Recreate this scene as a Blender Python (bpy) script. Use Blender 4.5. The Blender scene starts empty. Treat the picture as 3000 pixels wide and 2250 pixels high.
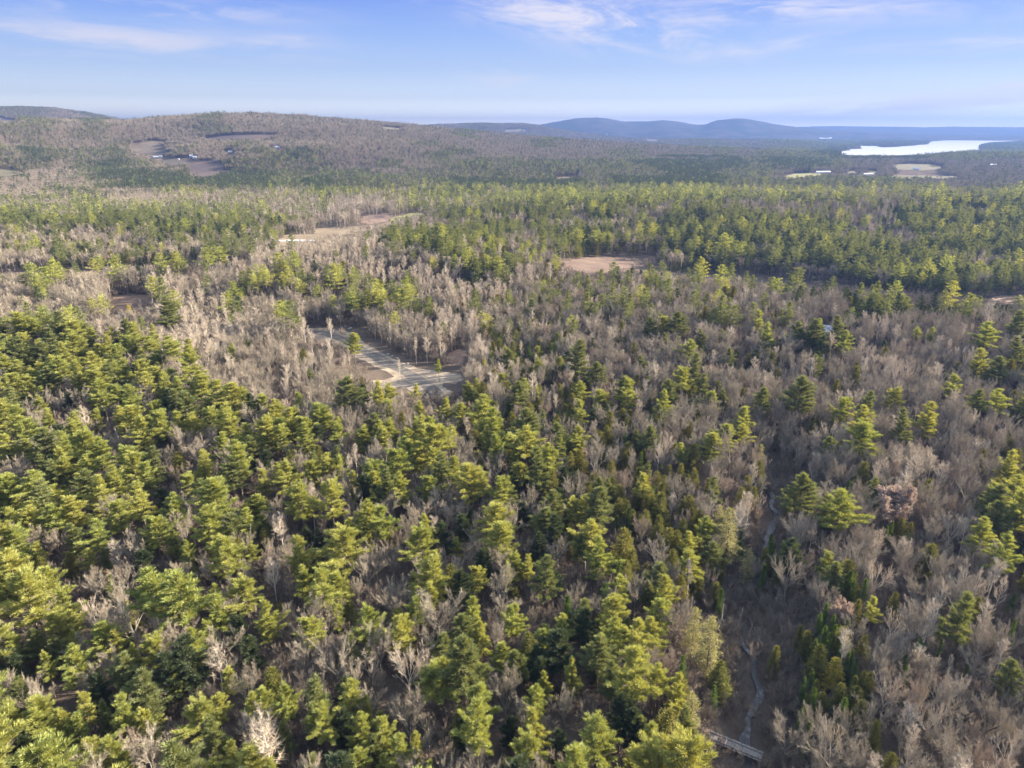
import bpy, math, random
import numpy as np
from mathutils import Vector, Matrix
from mathutils.bvhtree import BVHTree
from mathutils.geometry import delaunay_2d_cdt

# ------------------------------------------------------------------ camera, sky, sun, exposure
SC = bpy.context.scene
COL = SC.collection
CAM_Z = 125.0
F_PX = 2065.0                       # focal length in pixels of the 3000 px wide photograph
PITCH = math.radians(19.9)
cam_d = bpy.data.cameras.new('camera')
cam_d.sensor_width = 36.0
cam_d.lens = 36.0 * F_PX / 3000.0
cam_d.clip_start = 1.0
cam_d.clip_end = 60000.0
cam = bpy.data.objects.new('camera', cam_d)
COL.objects.link(cam)
cam.location = (0, 0, CAM_Z)
cam.rotation_euler = (math.radians(90) - PITCH, 0, 0)
SC.camera = cam

SUN_AZ = math.radians(72)           # clockwise from the view direction (+Y) towards +X
SUN_EL = math.radians(21)
SUN_DIR = Vector((math.sin(SUN_AZ) * math.cos(SUN_EL), math.cos(SUN_AZ) * math.cos(SUN_EL), math.sin(SUN_EL)))

SC.view_settings.view_transform = 'Standard'
SC.view_settings.look = 'None'
SC.view_settings.gamma = 1.0
SC.view_settings.use_curve_mapping = False
SC.view_settings.exposure = 2.42
SC.cycles.max_bounces = 5
SC.cycles.diffuse_bounces = 3
SC.cycles.transmission_bounces = 3
SC.cycles.transparent_max_bounces = 4
SC.cycles.volume_bounces = 0
SC.cycles.use_denoising = True
SC.cycles.sample_clamp_indirect = 4.0


class NT:
    """tiny helper to wire node trees"""
    def __init__(self, tree):
        self.t = tree

    def n(self, kind, **kw):
        nd = self.t.nodes.new(kind)
        for k, v in kw.items():
            setattr(nd, k, v)
        return nd

    def link(self, a, b):
        self.t.links.new(a, b)

    def val(self, sock, v):
        if isinstance(v, (int, float)):
            sock.default_value = v
        elif isinstance(v, (tuple, list)):
            sock.default_value = v
        else:
            self.link(v, sock)

    def math(self, op, a, b=0.0, c=None, clamp=False):
        m = self.n('ShaderNodeMath', operation=op, use_clamp=clamp)
        self.val(m.inputs[0], a)
        self.val(m.inputs[1], b)
        if c is not None:
            self.val(m.inputs[2], c)
        return m.outputs[0]

    def mix(self, fac, a, b, mode='MIX'):
        m = self.n('ShaderNodeMix', data_type='RGBA', blend_type=mode)
        self.val(m.inputs[0], fac)
        self.val(m.inputs[6], a if not isinstance(a, tuple) else (*a[:3], 1))
        self.val(m.inputs[7], b if not isinstance(b, tuple) else (*b[:3], 1))
        return m.outputs[2]

    def noise(self, vec, scale, detail=3.0, rough=0.5, dist=0.0):
        m = self.n('ShaderNodeTexNoise')
        if vec is not None:
            self.link(vec, m.inputs['Vector'])
        m.inputs['Scale'].default_value = scale
        m.inputs['Detail'].default_value = detail
        m.inputs['Roughness'].default_value = rough
        m.inputs['Distortion'].default_value = dist
        return m.outputs['Fac']

    def ramp(self, fac, lo, hi):
        m = self.n('ShaderNodeMapRange', interpolation_type='SMOOTHSTEP')
        self.val(m.inputs['Value'], fac)
        m.inputs['From Min'].default_value = lo
        m.inputs['From Max'].default_value = hi
        return m.outputs['Result']


def make_world():
    w = bpy.data.worlds.new('World')
    SC.world = w
    w.use_nodes = True
    nt = NT(w.node_tree)
    w.node_tree.nodes.clear()
    out = nt.n('ShaderNodeOutputWorld')
    bg = nt.n('ShaderNodeBackground')
    bg.inputs['Strength'].default_value = 0.10
    sky = nt.n('ShaderNodeTexSky')
    sky.sky_type = 'NISHITA'
    sky.sun_disc = False
    sky.sun_elevation = SUN_EL
    sky.sun_rotation = SUN_AZ
    sky.altitude = 200
    sky.air_density = 1.0
    sky.dust_density = 0.6
    sky.ozone_density = 2.2
    # thin high cloud, drawn by direction
    tc = nt.n('ShaderNodeTexCoord')
    sep = nt.n('ShaderNodeSeparateXYZ')
    nt.link(tc.outputs['Generated'], sep.inputs[0])
    ysafe = nt.math('MAXIMUM', sep.outputs[1], 0.05)
    u = nt.math('DIVIDE', sep.outputs[0], ysafe)
    v = nt.math('DIVIDE', sep.outputs[2], ysafe)

    def streak(rot, sx, sy, scale, detail, rough, seed, dist=0.0):
        c, s = math.cos(rot), math.sin(rot)
        a = nt.math('ADD', nt.math('MULTIPLY', u, c * sx), nt.math('MULTIPLY', v, s * sx))
        b = nt.math('ADD', nt.math('MULTIPLY', u, -s * sy), nt.math('MULTIPLY', v, c * sy))
        cb = nt.n('ShaderNodeCombineXYZ')
        nt.link(a, cb.inputs[0]); nt.link(b, cb.inputs[1]); cb.inputs[2].default_value = seed
        return nt.noise(cb.outputs[0], scale, detail, rough, dist)

    def lobe(u0, v0, su, sv, rot=0.0):
        c, s = math.cos(rot), math.sin(rot)
        du = nt.math('SUBTRACT', u, u0); dv = nt.math('SUBTRACT', v, v0)
        a = nt.math('DIVIDE', nt.math('ADD', nt.math('MULTIPLY', du, c), nt.math('MULTIPLY', dv, s)), su)
        b = nt.math('DIVIDE', nt.math('ADD', nt.math('MULTIPLY', du, -s), nt.math('MULTIPLY', dv, c)), sv)
        r2 = nt.math('ADD', nt.math('MULTIPLY', a, a), nt.math('MULTIPLY', b, b))
        return nt.math('EXPONENT', nt.math('MULTIPLY', r2, -1.0))

    total = None
    for (lb, st, lo, hi, amt) in CLOUDS:
        m = lobe(*lb)
        n = nt.ramp(streak(*st), lo, hi)
        k = nt.math('MULTIPLY', nt.math('MULTIPLY', m, n), amt)
        total = k if total is None else nt.math('ADD', total, k)
    total = nt.math('MINIMUM', total, 0.85)
    # the low sky: pale at the horizon, deeper blue higher up, a little paler towards the sun
    cr = nt.n('ShaderNodeValToRGB')
    e = cr.color_ramp.elements
    SK = 1.0 / 5.3
    stops = [(0.0, (3.3, 2.9, 2.15)), (0.045, (1.80, 1.75, 1.45)), (0.10, (.93, 1.04, 1.10)), (0.19, (.55, .72, 1.0)), (0.30, (.36, .545, .99)), (0.40, (.22, .38, .93)), (0.60, (.12, .25, .78))]
    for i, (p, c) in enumerate(stops):
        el = e[i] if i < 2 else e.new(p)
        el.position = p
        el.color = (*[q for q in c], 1)
    el_v = nt.math('MULTIPLY', sep.outputs[2], 2.6, clamp=True)
    nt.link(el_v, cr.inputs[0])
    low = nt.mix(1.0, cr.outputs[0], (10 * SK, 10 * SK, 10 * SK), 'MULTIPLY')
    side = nt.ramp(u, -0.3, 0.9)
    low = nt.mix(nt.math('MULTIPLY', side, 0.10), low, (1.4, 1.5, 1.75))
    k = nt.ramp(sep.outputs[2], 0.28, 0.55)
    skyc = nt.mix(k, low, nt.mix(1.0, sky.outputs[0], (2.3, 1.70, 1.22), 'MULTIPLY'))
    col = nt.mix(total, skyc, (1.80, 1.70, 1.80))
    nt.link(col, bg.inputs['Color'])
    nt.link(bg.outputs[0], out.inputs[0])


# ((lobe u0, v0, su, sv, rot), (rot, sx, sy, scale, detail, rough, seed, dist), lo, hi, amount)
CLOUDS = [
    ((0.105, 0.128, 0.15, 0.028, -0.15), (-0.22, 1.0, 3.2, 9.0, 7, 0.68, 1.0, 0.9), 0.36, 0.66, 1.0),
    ((0.31, 0.143, 0.26, 0.016, 0.0), (0.04, 1.0, 7.0, 6.0, 6, 0.62, 3.0, 0.5), 0.36, 0.62, 0.8),
    ((-0.57, 0.110, 0.26, 0.018, -0.05), (-0.06, 1.0, 8.0, 5.0, 6, 0.6, 5.0, 0.5), 0.34, 0.62, 0.8),
    ((-0.45, 0.142, 0.18, 0.012, -0.04), (-0.06, 1.0, 8.0, 6.0, 5, 0.6, 6.0, 0.5), 0.38, 0.66, 0.6),
    ((-0.29, 0.104, 0.05, 0.012, 0.1), (0.1, 1.0, 3.0, 9.0, 5, 0.6, 6.5, 0.5), 0.38, 0.66, 0.4),
    ((0.58, 0.032, 0.28, 0.014, 0.06), (0.06, 1.0, 12.0, 4.0, 6, 0.6, 7.0, 0.4), 0.24, 0.56, 0.9),
    ((0.69, 0.056, 0.07, 0.005, 0.08), (0.08, 1.0, 12.0, 6.0, 6, 0.6, 7.5, 0.4), 0.30, 0.60, 0.9),
    ((0.33, 0.100, 0.08, 0.007, 0.16), (0.16, 1.0, 7.0, 7.0, 5, 0.6, 8.0, 0.4), 0.36, 0.66, 0.7),
    ((-0.01, 0.062, 0.05, 0.016, -0.2), (-0.1, 1.0, 4.0, 10.0, 5, 0.65, 9.0, 0.8), 0.38, 0.70, 0.45),
    ((0.60, 0.104, 0.14, 0.010, 0.05), (0.08, 1.0, 9.0, 6.0, 5, 0.6, 11.0, 0.5), 0.38, 0.68, 0.5),
]
make_world()

sun_d = bpy.data.lights.new('sun', 'SUN')
sun_d.energy = 5.0
sun_d.angle = math.radians(0.5)
sun_d.color = (1.0, 0.89, 0.71)
sun = bpy.data.objects.new('sun', sun_d)
COL.objects.link(sun)
sun.rotation_euler = SUN_DIR.to_track_quat('Z', 'Y').to_euler()

# ------------------------------------------------------------------ view geometry (where a photo point lies on the land)
CP, SP = math.cos(PITCH), math.sin(PITCH)


def pix_dir(x, y):
    x = np.asarray(x, float); y = np.asarray(y, float)
    a = (x - 1500.0) / F_PX
    b = (1125.0 - y) / F_PX
    d = np.stack([a, b * SP + CP, b * CP - SP], -1)
    return d / np.linalg.norm(d, axis=-1, keepdims=True)


def project(x, y, z):
    x = np.asarray(x, float); y = np.asarray(y, float); z = np.asarray(z, float) - CAM_Z
    depth = y * CP - z * SP
    up = y * SP + z * CP
    depth = np.maximum(depth, 1e-3)
    return 1500.0 + F_PX * x / depth, 1125.0 - F_PX * up / depth, depth


# ------------------------------------------------------------------ land form
def vnoise(x, y, seed):
    """value noise, vectorised, about -1..1"""
    xi = np.floor(x).astype(np.int64); yi = np.floor(y).astype(np.int64)
    fx = x - xi; fy = y - yi
    fx = fx * fx * (3 - 2 * fx); fy = fy * fy * (3 - 2 * fy)

    def h(a, b):
        n = (a * 374761393 + b * 668265263 + seed * 1442695041) & 0xffffffff
        n = ((n ^ (n >> 13)) * 1274126177) & 0xffffffff
        n = n ^ (n >> 16)
        return (n & 0xffff) / 32767.5 - 1.0
    a = h(xi, yi) * (1 - fx) + h(xi + 1, yi) * fx
    b = h(xi, yi + 1) * (1 - fx) + h(xi + 1, yi + 1) * fx
    return a * (1 - fy) + b * fy


def ss(t):
    t = np.clip(t, 0, 1)
    return t * t * (3 - 2 * t)


def sky_az_el(pts):
    d = pix_dir([p[0] for p in pts], [p[1] for p in pts])
    return np.degrees(np.arctan2(d[:, 0], d[:, 1])), d[:, 2] / np.hypot(d[:, 0], d[:, 1])


# ridge lines: points of the skyline, distance, front width, back width, height of trees on it
RIDGES = [
    ([(-900, 375), (-400, 345), (0, 337), (200, 346), (370, 349), (470, 338), (550, 331), (640, 326), (740, 324), (870, 331),
      (1000, 342), (1130, 352), (1270, 365), (1400, 380), (1560, 395), (1750, 408), (2000, 425), (2300, 441), (3000, 447), (3900, 450)], 3300, 1650, 1500, 16),
    ([(-900, 330), (-300, 318), (0, 317), (60, 316), (150, 319), (250, 329), (330, 342), (400, 360), (600, 400), (3900, 430)], 6400, 2200, 2000, 14),
    ([(-900, 420), (900, 400), (1150, 372), (1290, 366), (1400, 361), (1530, 361), (1590, 370), (1700, 388), (1900, 410), (3900, 425)], 7200, 2200, 1500, 14),
    ([(-900, 420), (1300, 400), (1480, 382), (1560, 367), (1620, 356), (1690, 346), (1745, 343), (1790, 348), (1830, 357), (1870, 355),
      (1940, 349), (1990, 355), (2030, 363), (2060, 365), (2095, 354), (2150, 347), (2180, 347), (2220, 354), (2280, 365), (2330, 371),
      (2450, 384), (2700, 395), (3900, 400)], 11000, 2300, 1800, 0),
    ([(-900, 372), (0, 376), (1500, 374), (2300, 373), (2360, 371), (2440, 370), (2600, 371), (2700, 373), (2790, 371), (3000, 373), (3900, 372)], 15500, 2600, 2000, 0),
]
_RD = [(*sky_az_el(p), r, wf, wb, tr) for (p, r, wf, wb, tr) in RIDGES]

BROOK_PX = [(2262, 1380), (2268, 1450), (2262, 1500), (2272, 1530), (2256, 1580), (2210, 1640), (2165, 1720), (2160, 1800), (2190, 1880),
            (2200, 1950), (2206, 2020), (2216, 2080), (2200, 2140), (2188, 2200), (2172, 2260), (2150, 2340), (2140, 2500)]
_bd = pix_dir([p[0] for p in BROOK_PX], [p[1] for p in BROOK_PX])
BROOK = np.stack([_bd[:, 0] * (CAM_Z + 6) / -_bd[:, 2], _bd[:, 1] * (CAM_Z + 6) / -_bd[:, 2]], -1)


def seg_dist(x, y, line):
    best = np.full(np.shape(x), 1e9)
    for (ax, ay), (bx, by) in zip(line[:-1], line[1:]):
        vx, vy = bx - ax, by - ay
        t = np.clip(((x - ax) * vx + (y - ay) * vy) / (vx * vx + vy * vy), 0, 1)
        best = np.minimum(best, np.hypot(x - ax - t * vx, y - ay - t * vy))
    return best


BUMPS = [  # x, y, sx, sy, height
    (-110, 610, 150, 100, 19), (30, 680, 110, 120, 9), (-330, 420, 130, 150, 6), (210, 420, 150, 90, 13), (120, 1000, 300, 160, 14),
    (620, 1050, 330, 200, 20), (950, 1500, 500, 260, 18), (-500, 900, 240, 120, 7), (-150, 150, 120, 80, 3), (130, 700, 130, 45, -6),
    (300, 625, 260, 45, -8), (-230, 960, 240, 90, -7), (-80, 260, 120, 60, 3),
]


def height(x, y):
    x = np.asarray(x, float); y = np.asarray(y, float)
    r = np.hypot(x, y)
    az = np.degrees(np.arctan2(x, y))
    z = 1.6 * vnoise(x / 90, y / 90, 3) + 0.7 * vnoise(x / 31, y / 31, 4)
    for (bx, by, sx, sy, hh) in BUMPS:
        z = z + hh * np.exp(-((x - bx) / sx) ** 2 - ((y - by) / sy) ** 2)
    far = ss((r - 1300) / 900)
    z = z * (1 - far) + far * (4 + 5 * vnoise(x / 420, y / 420, 8) + 3 * vnoise(x / 170, y / 170, 9))
    zr = z.copy()
    for i, (a, el, rc, wf, wb, tr) in enumerate(_RD):
        e = np.interp(az, a, el)
        top = CAM_Z + rc * e - tr
        t = np.where(r < rc, (r - (rc - wf)) / wf, 1 - (r - rc) / wb)
        t = np.clip(t, 0, 1)
        prof = 0.55 * ss(t) + 0.45 * t if i == 0 else ss(t)
        hz = top * prof
        amp = np.clip(top, 0, 200) / 200.0 * np.sin(np.pi * np.clip(t, 0, 1)) ** 0.7
        hz = hz + amp * (38 * vnoise(x / 560, y / 460, 20 + i) + 14 * vnoise(x / 230, y / 200, 40 + i))
        zr = np.maximum(zr, np.where(t > 0, hz, -50))
    z = zr
    lz = ss((az - 20.5) / 3) * (1 - ss((az - 41) / 3)) * ss((r - 3300) / 900) * (1 - ss((r - 9700) / 900))
    z = z * (1 - lz) + 0.5 * lz
    d = seg_dist(x, y, BROOK)
    z = z - 5.5 * np.exp(-(d / 16.0) ** 2) * (1 - ss((r - 600) / 200))
    return z


def hit(x, y, h=0.0):
    """world point where the photo point (x, y) meets the land raised by h"""
    d = pix_dir(x, y)
    dh = math.hypot(d[0], d[1])
    rs = 40 * 1.012 ** np.arange(520)
    px, py = d[0] / dh * rs, d[1] / dh * rs
    pz = CAM_Z + d[2] / dh * rs
    g = height(px, py) + h
    k = np.nonzero(pz < g)[0]
    if len(k) == 0:
        return None
    k = k[0]
    if k == 0:
        return px[0], py[0], g[0] - h
    a, b = rs[k - 1], rs[k]
    for _ in range(3):
        q = np.linspace(a, b, 9)
        g = height(d[0] / dh * q, d[1] / dh * q) + h
        m = np.nonzero(CAM_Z + d[2] / dh * q < g)[0]
        j = max(1, m[0]) if len(m) else 8
        a, b = q[j - 1], q[j]
    X, Y = d[0] / dh * b, d[1] / dh * b
    return X, Y, float(height(X, Y))


# ------------------------------------------------------------------ materials
def new_mat(name):
    m = bpy.data.materials.new(name)
    m.use_nodes = True
    m.node_tree.nodes.clear()
    nt = NT(m.node_tree)
    out = nt.n('ShaderNodeOutputMaterial')
    return m, nt, out


def simple_mat(name, col, rough=0.9, var=0.15, scale=2.0, spec=0.2, metallic=0.0, bump=0.0):
    m, nt, out = new_mat(name)
    b = nt.n('ShaderNodeBsdfPrincipled')
    g = nt.n('ShaderNodeNewGeometry')
    n = nt.noise(g.outputs['Position'], scale, 4, 0.6)
    lo = tuple(c * (1 - var) for c in col); hi = tuple(min(1, c * (1 + var)) for c in col)
    nt.link(nt.mix(nt.ramp(n, 0.3, 0.7), lo, hi), b.inputs['Base Color'])
    b.inputs['Roughness'].default_value = rough
    b.inputs['Specular IOR Level'].default_value = spec
    b.inputs['Metallic'].default_value = metallic
    if bump:
        bp = nt.n('ShaderNodeBump')
        bp.inputs['Distance'].default_value = bump
        nt.link(n, bp.inputs['Height'])
        nt.link(bp.outputs[0], b.inputs['Normal'])
    nt.link(b.outputs[0], out.inputs[0])
    return m


def leaf_mat(name, c1, c2, c3, trans=0.35, tcol=None, patch=0.02):
    """needles or leaves: three tones that vary from tree to tree and from clump to clump"""
    m, nt, out = new_mat(name)
    oi = nt.n('ShaderNodeObjectInfo')
    g = nt.n('ShaderNodeNewGeometry')
    nz = nt.noise(g.outputs['Position'], 0.45, 3, 0.6)
    big = nt.noise(g.outputs['Position'], patch, 2, 0.5)
    c = nt.mix(nt.ramp(nz, 0.35, 0.65), c1, c2)
    c = nt.mix(nt.math('MULTIPLY', oi.outputs['Random'], 0.75), c, c3)
    c = nt.mix(nt.math('MULTIPLY', nt.ramp(big, 0.45, 0.75), 0.5), c, c2)
    d = nt.n('ShaderNodeBsdfDiffuse')
    nt.link(c, d.inputs['Color'])
    t = nt.n('ShaderNodeBsdfTranslucent')
    tc = nt.mix(1.0, c, tcol or (1.5, 1.35, 0.6), 'MULTIPLY')
    nt.link(tc, t.inputs['Color'])
    mx = nt.n('ShaderNodeMixShader')
    mx.inputs[0].default_value = trans
    nt.link(d.outputs[0], mx.inputs[1])
    nt.link(t.outputs[0], mx.inputs[2])
    nt.link(mx.outputs[0], out.inputs[0])
    return m


def bark_mat(name, c1, c2, c3=None):
    m, nt, out = new_mat(name)
    oi = nt.n('ShaderNodeObjectInfo')
    g = nt.n('ShaderNodeNewGeometry')
    nz = nt.noise(g.outputs['Position'], 0.25, 3, 0.6)
    c = nt.mix(nt.ramp(nz, 0.3, 0.7), c1, c2)
    c = nt.mix(nt.math('MULTIPLY', oi.outputs['Random'], 0.8), c, c3 or c1)
    d = nt.n('ShaderNodeBsdfDiffuse')
    nt.link(c, d.inputs['Color'])
    nt.link(d.outputs[0], out.inputs[0])
    return m


M = {}
M['pine_light'] = leaf_mat('needles_yellow_green', (0.190, 0.228, 0.080), (0.310, 0.335, 0.108), (0.365, 0.350, 0.112), 0.28)
M['pine_mid'] = leaf_mat('needles_mid_green', (0.135, 0.158, 0.070), (0.210, 0.228, 0.092), (0.180, 0.198, 0.092), 0.24)
M['pine_deep'] = leaf_mat('needles_deep_green', (0.048, 0.066, 0.040), (0.085, 0.104, 0.054), (0.068, 0.088, 0.052), 0.20)
M['hemlock'] = leaf_mat('needles_hemlock', (0.078, 0.088, 0.030), (0.150, 0.148, 0.042), (0.200, 0.180, 0.050), 0.24)
M['spruce'] = leaf_mat('needles_spruce', (0.055, 0.092, 0.028), (0.120, 0.165, 0.038), (0.088, 0.128, 0.036), 0.24)
M['pale'] = leaf_mat('needles_pale', (0.22, 0.215, 0.095), (0.30, 0.275, 0.13), (0.26, 0.24, 0.11), 0.28)
M['russet'] = leaf_mat('leaves_russet', (0.34, 0.255, 0.21), (0.42, 0.33, 0.275), (0.38, 0.29, 0.24), 0.2, (1.1, 1.0, 0.8))
M['orange'] = leaf_mat('leaves_orange', (0.50, 0.24, 0.04), (0.60, 0.34, 0.05), (0.55, 0.27, 0.04), 0.35, (1.2, 1.1, 0.7))
M['gold'] = leaf_mat('leaves_gold', (0.38, 0.32, 0.06), (0.48, 0.40, 0.08), (0.43, 0.36, 0.07), 0.32, (1.2, 1.1, 0.7))
M['trunk'] = bark_mat('bark_conifer', (0.13, 0.11, 0.09), (0.21, 0.18, 0.15))
M['bark_grey'] = bark_mat('bark_grey', (0.20, 0.180, 0.155), (0.33, 0.300, 0.262), (0.25, 0.222, 0.19))
M['twig_grey'] = bark_mat('twigs_grey', (0.245, 0.210, 0.162), (0.395, 0.342, 0.270), (0.32, 0.268, 0.205))
M['bark_pale'] = bark_mat('bark_pale', (0.46, 0.41, 0.355), (0.62, 0.57, 0.50), (0.54, 0.48, 0.42))
M['twig_pale'] = bark_mat('twigs_pale', (0.39, 0.330, 0.262), (0.56, 0.485, 0.39), (0.47, 0.390, 0.305))
M['twig_brown'] = bark_mat('twigs_brown', (0.28, 0.218, 0.170), (0.38, 0.304, 0.24), (0.325, 0.254, 0.198))
M['brush'] = bark_mat('twigs_brush', (0.155, 0.130, 0.105), (0.24, 0.203, 0.165), (0.20, 0.163, 0.136))


def ground_mat():
    m, nt, out = new_mat('ground_leaf_litter')
    b = nt.n('ShaderNodeBsdfPrincipled')
    g = nt.n('ShaderNodeNewGeometry')
    a = nt.noise(g.outputs['Position'], 0.05, 5, 0.62)
    f = nt.noise(g.outputs['Position'], 0.9, 5, 0.7)
    k = nt.noise(g.outputs['Position'], 0.004, 4, 0.6)
    c = nt.mix(nt.ramp(a, 0.35, 0.65), (0.078, 0.062, 0.050), (0.125, 0.098, 0.078))
    c = nt.mix(nt.math('MULTIPLY', nt.ramp(f, 0.4, 0.7), 0.5), c, (0.15, 0.115, 0.095))
    # far land carries the colour of the woods on it
    cd = nt.n('ShaderNodeVectorMath', operation='LENGTH')
    nt.link(g.outputs['Position'], cd.inputs[0])
    farm = nt.ramp(cd.outputs['Value'], 2500, 6500)
    woods = nt.mix(nt.ramp(k, 0.42, 0.6), (0.075, 0.066, 0.062), (0.038, 0.046, 0.036))
    c = nt.mix(farm, c, woods)
    nt.link(c, b.inputs['Base Color'])
    b.inputs['Roughness'].default_value = 1.0
    b.inputs['Specular IOR Level'].default_value = 0.0
    bp = nt.n('ShaderNodeBump')
    bp.inputs['Distance'].default_value = 0.4
    nt.link(f, bp.inputs['Height'])
    nt.link(bp.outputs[0], b.inputs['Normal'])
    nt.link(b.outputs[0], out.inputs[0])
    return m


def two_tone(name, c1, c2, c3, s1, s2, bump=0.1, rough=1.0):
    m, nt, out = new_mat(name)
    b = nt.n('ShaderNodeBsdfPrincipled')
    g = nt.n('ShaderNodeNewGeometry')
    a = nt.noise(g.outputs['Position'], s1, 5, 0.6, 0.3)
    f = nt.noise(g.outputs['Position'], s2, 5, 0.65)
    c = nt.mix(nt.ramp(a, 0.38, 0.62), c1, c2)
    c = nt.mix(nt.math('MULTIPLY', nt.ramp(f, 0.45, 0.7), 0.7), c, c3)
    nt.link(c, b.inputs['Base Color'])
    b.inputs['Roughness'].default_value = rough
    b.inputs['Specular IOR Level'].default_value = 0.1
    if bump:
        bp = nt.n('ShaderNodeBump')
        bp.inputs['Distance'].default_value = bump
        nt.link(f, bp.inputs['Height'])
        nt.link(bp.outputs[0], b.inputs['Normal'])
    nt.link(b.outputs[0], out.inputs[0])
    return m


def water_mat(name, col, rough, bump, scale, foam=None):
    m, nt, out = new_mat(name)
    b = nt.n('ShaderNodeBsdfPrincipled')
    b.inputs['Base Color'].default_value = (*col, 1)
    b.inputs['Roughness'].default_value = rough
    b.inputs['IOR'].default_value = 1.33
    g = nt.n('ShaderNodeNewGeometry')
    n = nt.noise(g.outputs['Position'], scale, 4, 0.6)
    bp = nt.n('ShaderNodeBump')
    bp.inputs['Distance'].default_value = bump
    nt.link(n, bp.inputs['Height'])
    nt.link(bp.outputs[0], b.inputs['Normal'])
    if foam:
        a = nt.noise(g.outputs['Position'], 0.55, 4, 0.7, 1.2)
        big = nt.noise(g.outputs['Position'], 0.06, 2, 0.5)
        f = nt.math('MULTIPLY', nt.ramp(a, 0.42, 0.66), nt.ramp(big, 0.40, 0.60))
        nt.link(nt.mix(f, (*col, 1), foam), b.inputs['Base Color'])
    nt.link(b.outputs[0], out.inputs[0])
    return m


# ------------------------------------------------------------------ mesh helpers
def np_mesh(name, verts, faces, mats, mat_idx=None, smooth=False):
    """verts (n,3), faces (m,k) all of one size k, or a list of (m,k) arrays"""
    if not isinstance(faces, (list, tuple)):
        faces = [faces]
    faces = [np.asarray(f, np.int32) for f in faces if len(f)]
    me = bpy.data.meshes.new(name)
    verts = np.asarray(verts, np.float32)
    me.vertices.add(len(verts))
    me.vertices.foreach_set('co', verts.ravel())
    nl = sum(f.size for f in faces); nf = sum(len(f) for f in faces)
    me.loops.add(nl)
    me.loops.foreach_set('vertex_index', np.concatenate([f.ravel() for f in faces]).astype(np.int32))
    tot = np.concatenate([np.full(len(f), f.shape[1], np.int32) for f in faces])
    me.polygons.add(nf)
    me.polygons.foreach_set('loop_start', np.concatenate([[0], np.cumsum(tot)[:-1]]).astype(np.int32))
    if mat_idx is not None:
        me.polygons.foreach_set('material_index', np.asarray(mat_idx, np.int32))
    me.polygons.foreach_set('use_smooth', np.full(nf, smooth, bool))
    me.update(calc_edges=True)
    me.validate()
    for m in mats:
        me.materials.append(m)
    return me


def link_obj(name, me, parent=None, **props):
    o = bpy.data.objects.new(name, me)
    COL.objects.link(o)
    if parent is not None:
        o.parent = parent
    for k, v in props.items():
        if v is not None:
            o[k] = v
    return o


def thing(name, label, cat, loc=(0, 0, 0), rz=0.0, group=None, scale=None):
    o = bpy.data.objects.new(name, None)
    o.empty_display_size = 1.0
    COL.objects.link(o)
    o.location = loc
    o.rotation_euler = (0, 0, rz)
    if scale is not None:
        o.scale = scale
    o['label'] = label
    o['category'] = cat
    if group:
        o['group'] = group
    return o


def segs_mesh(segs, sides=3):
    """tapered tubes: segs rows = x0 y0 z0 x1 y1 z1 r0 r1"""
    s = np.asarray(segs, float)
    if len(s) == 0:
        return np.zeros((0, 3)), np.zeros((0, 4), int)
    p0, p1, r0, r1 = s[:, 0:3], s[:, 3:6], s[:, 6], s[:, 7]
    d = p1 - p0
    d /= np.maximum(np.linalg.norm(d, axis=1, keepdims=True), 1e-9)
    ref = np.where(np.abs(d[:, 2:3]) > 0.9, np.array([[1.0, 0, 0]]), np.array([[0, 0, 1.0]]))
    a = np.cross(d, ref); a /= np.linalg.norm(a, axis=1, keepdims=True)
    b = np.cross(d, a)
    ang = np.arange(sides) * 2 * np.pi / sides
    ring = a[:, None, :] * np.cos(ang)[None, :, None] + b[:, None, :] * np.sin(ang)[None, :, None]
    v = np.concatenate([p0[:, None, :] + ring * r0[:, None, None], p1[:, None, :] + ring * r1[:, None, None]], 1)
    n = len(s)
    k = np.arange(sides); k2 = (k + 1) % sides
    q = np.stack([k, k2, k2 + sides, k + sides], -1)
    f = (np.arange(n) * 2 * sides)[:, None, None] + q[None]
    return v.reshape(-1, 3), f.reshape(-1, 4)


def tri_leaves(c, d, nrm, length, width):
    """leaf-sized triangles at c, pointing along d, lying across nrm"""
    s = np.cross(d, nrm)
    s /= np.maximum(np.linalg.norm(s, axis=1, keepdims=True), 1e-6)
    L = np.asarray(length)[:, None]; W = np.asarray(width)[:, None]
    v = np.stack([c - s * W / 2, c + s * W / 2, c + d * L], 1).reshape(-1, 3)
    f = np.arange(len(c) * 3).reshape(-1, 3)
    return v, f


def unit(v):
    return v / np.maximum(np.linalg.norm(v, axis=-1, keepdims=True), 1e-9)


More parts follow.
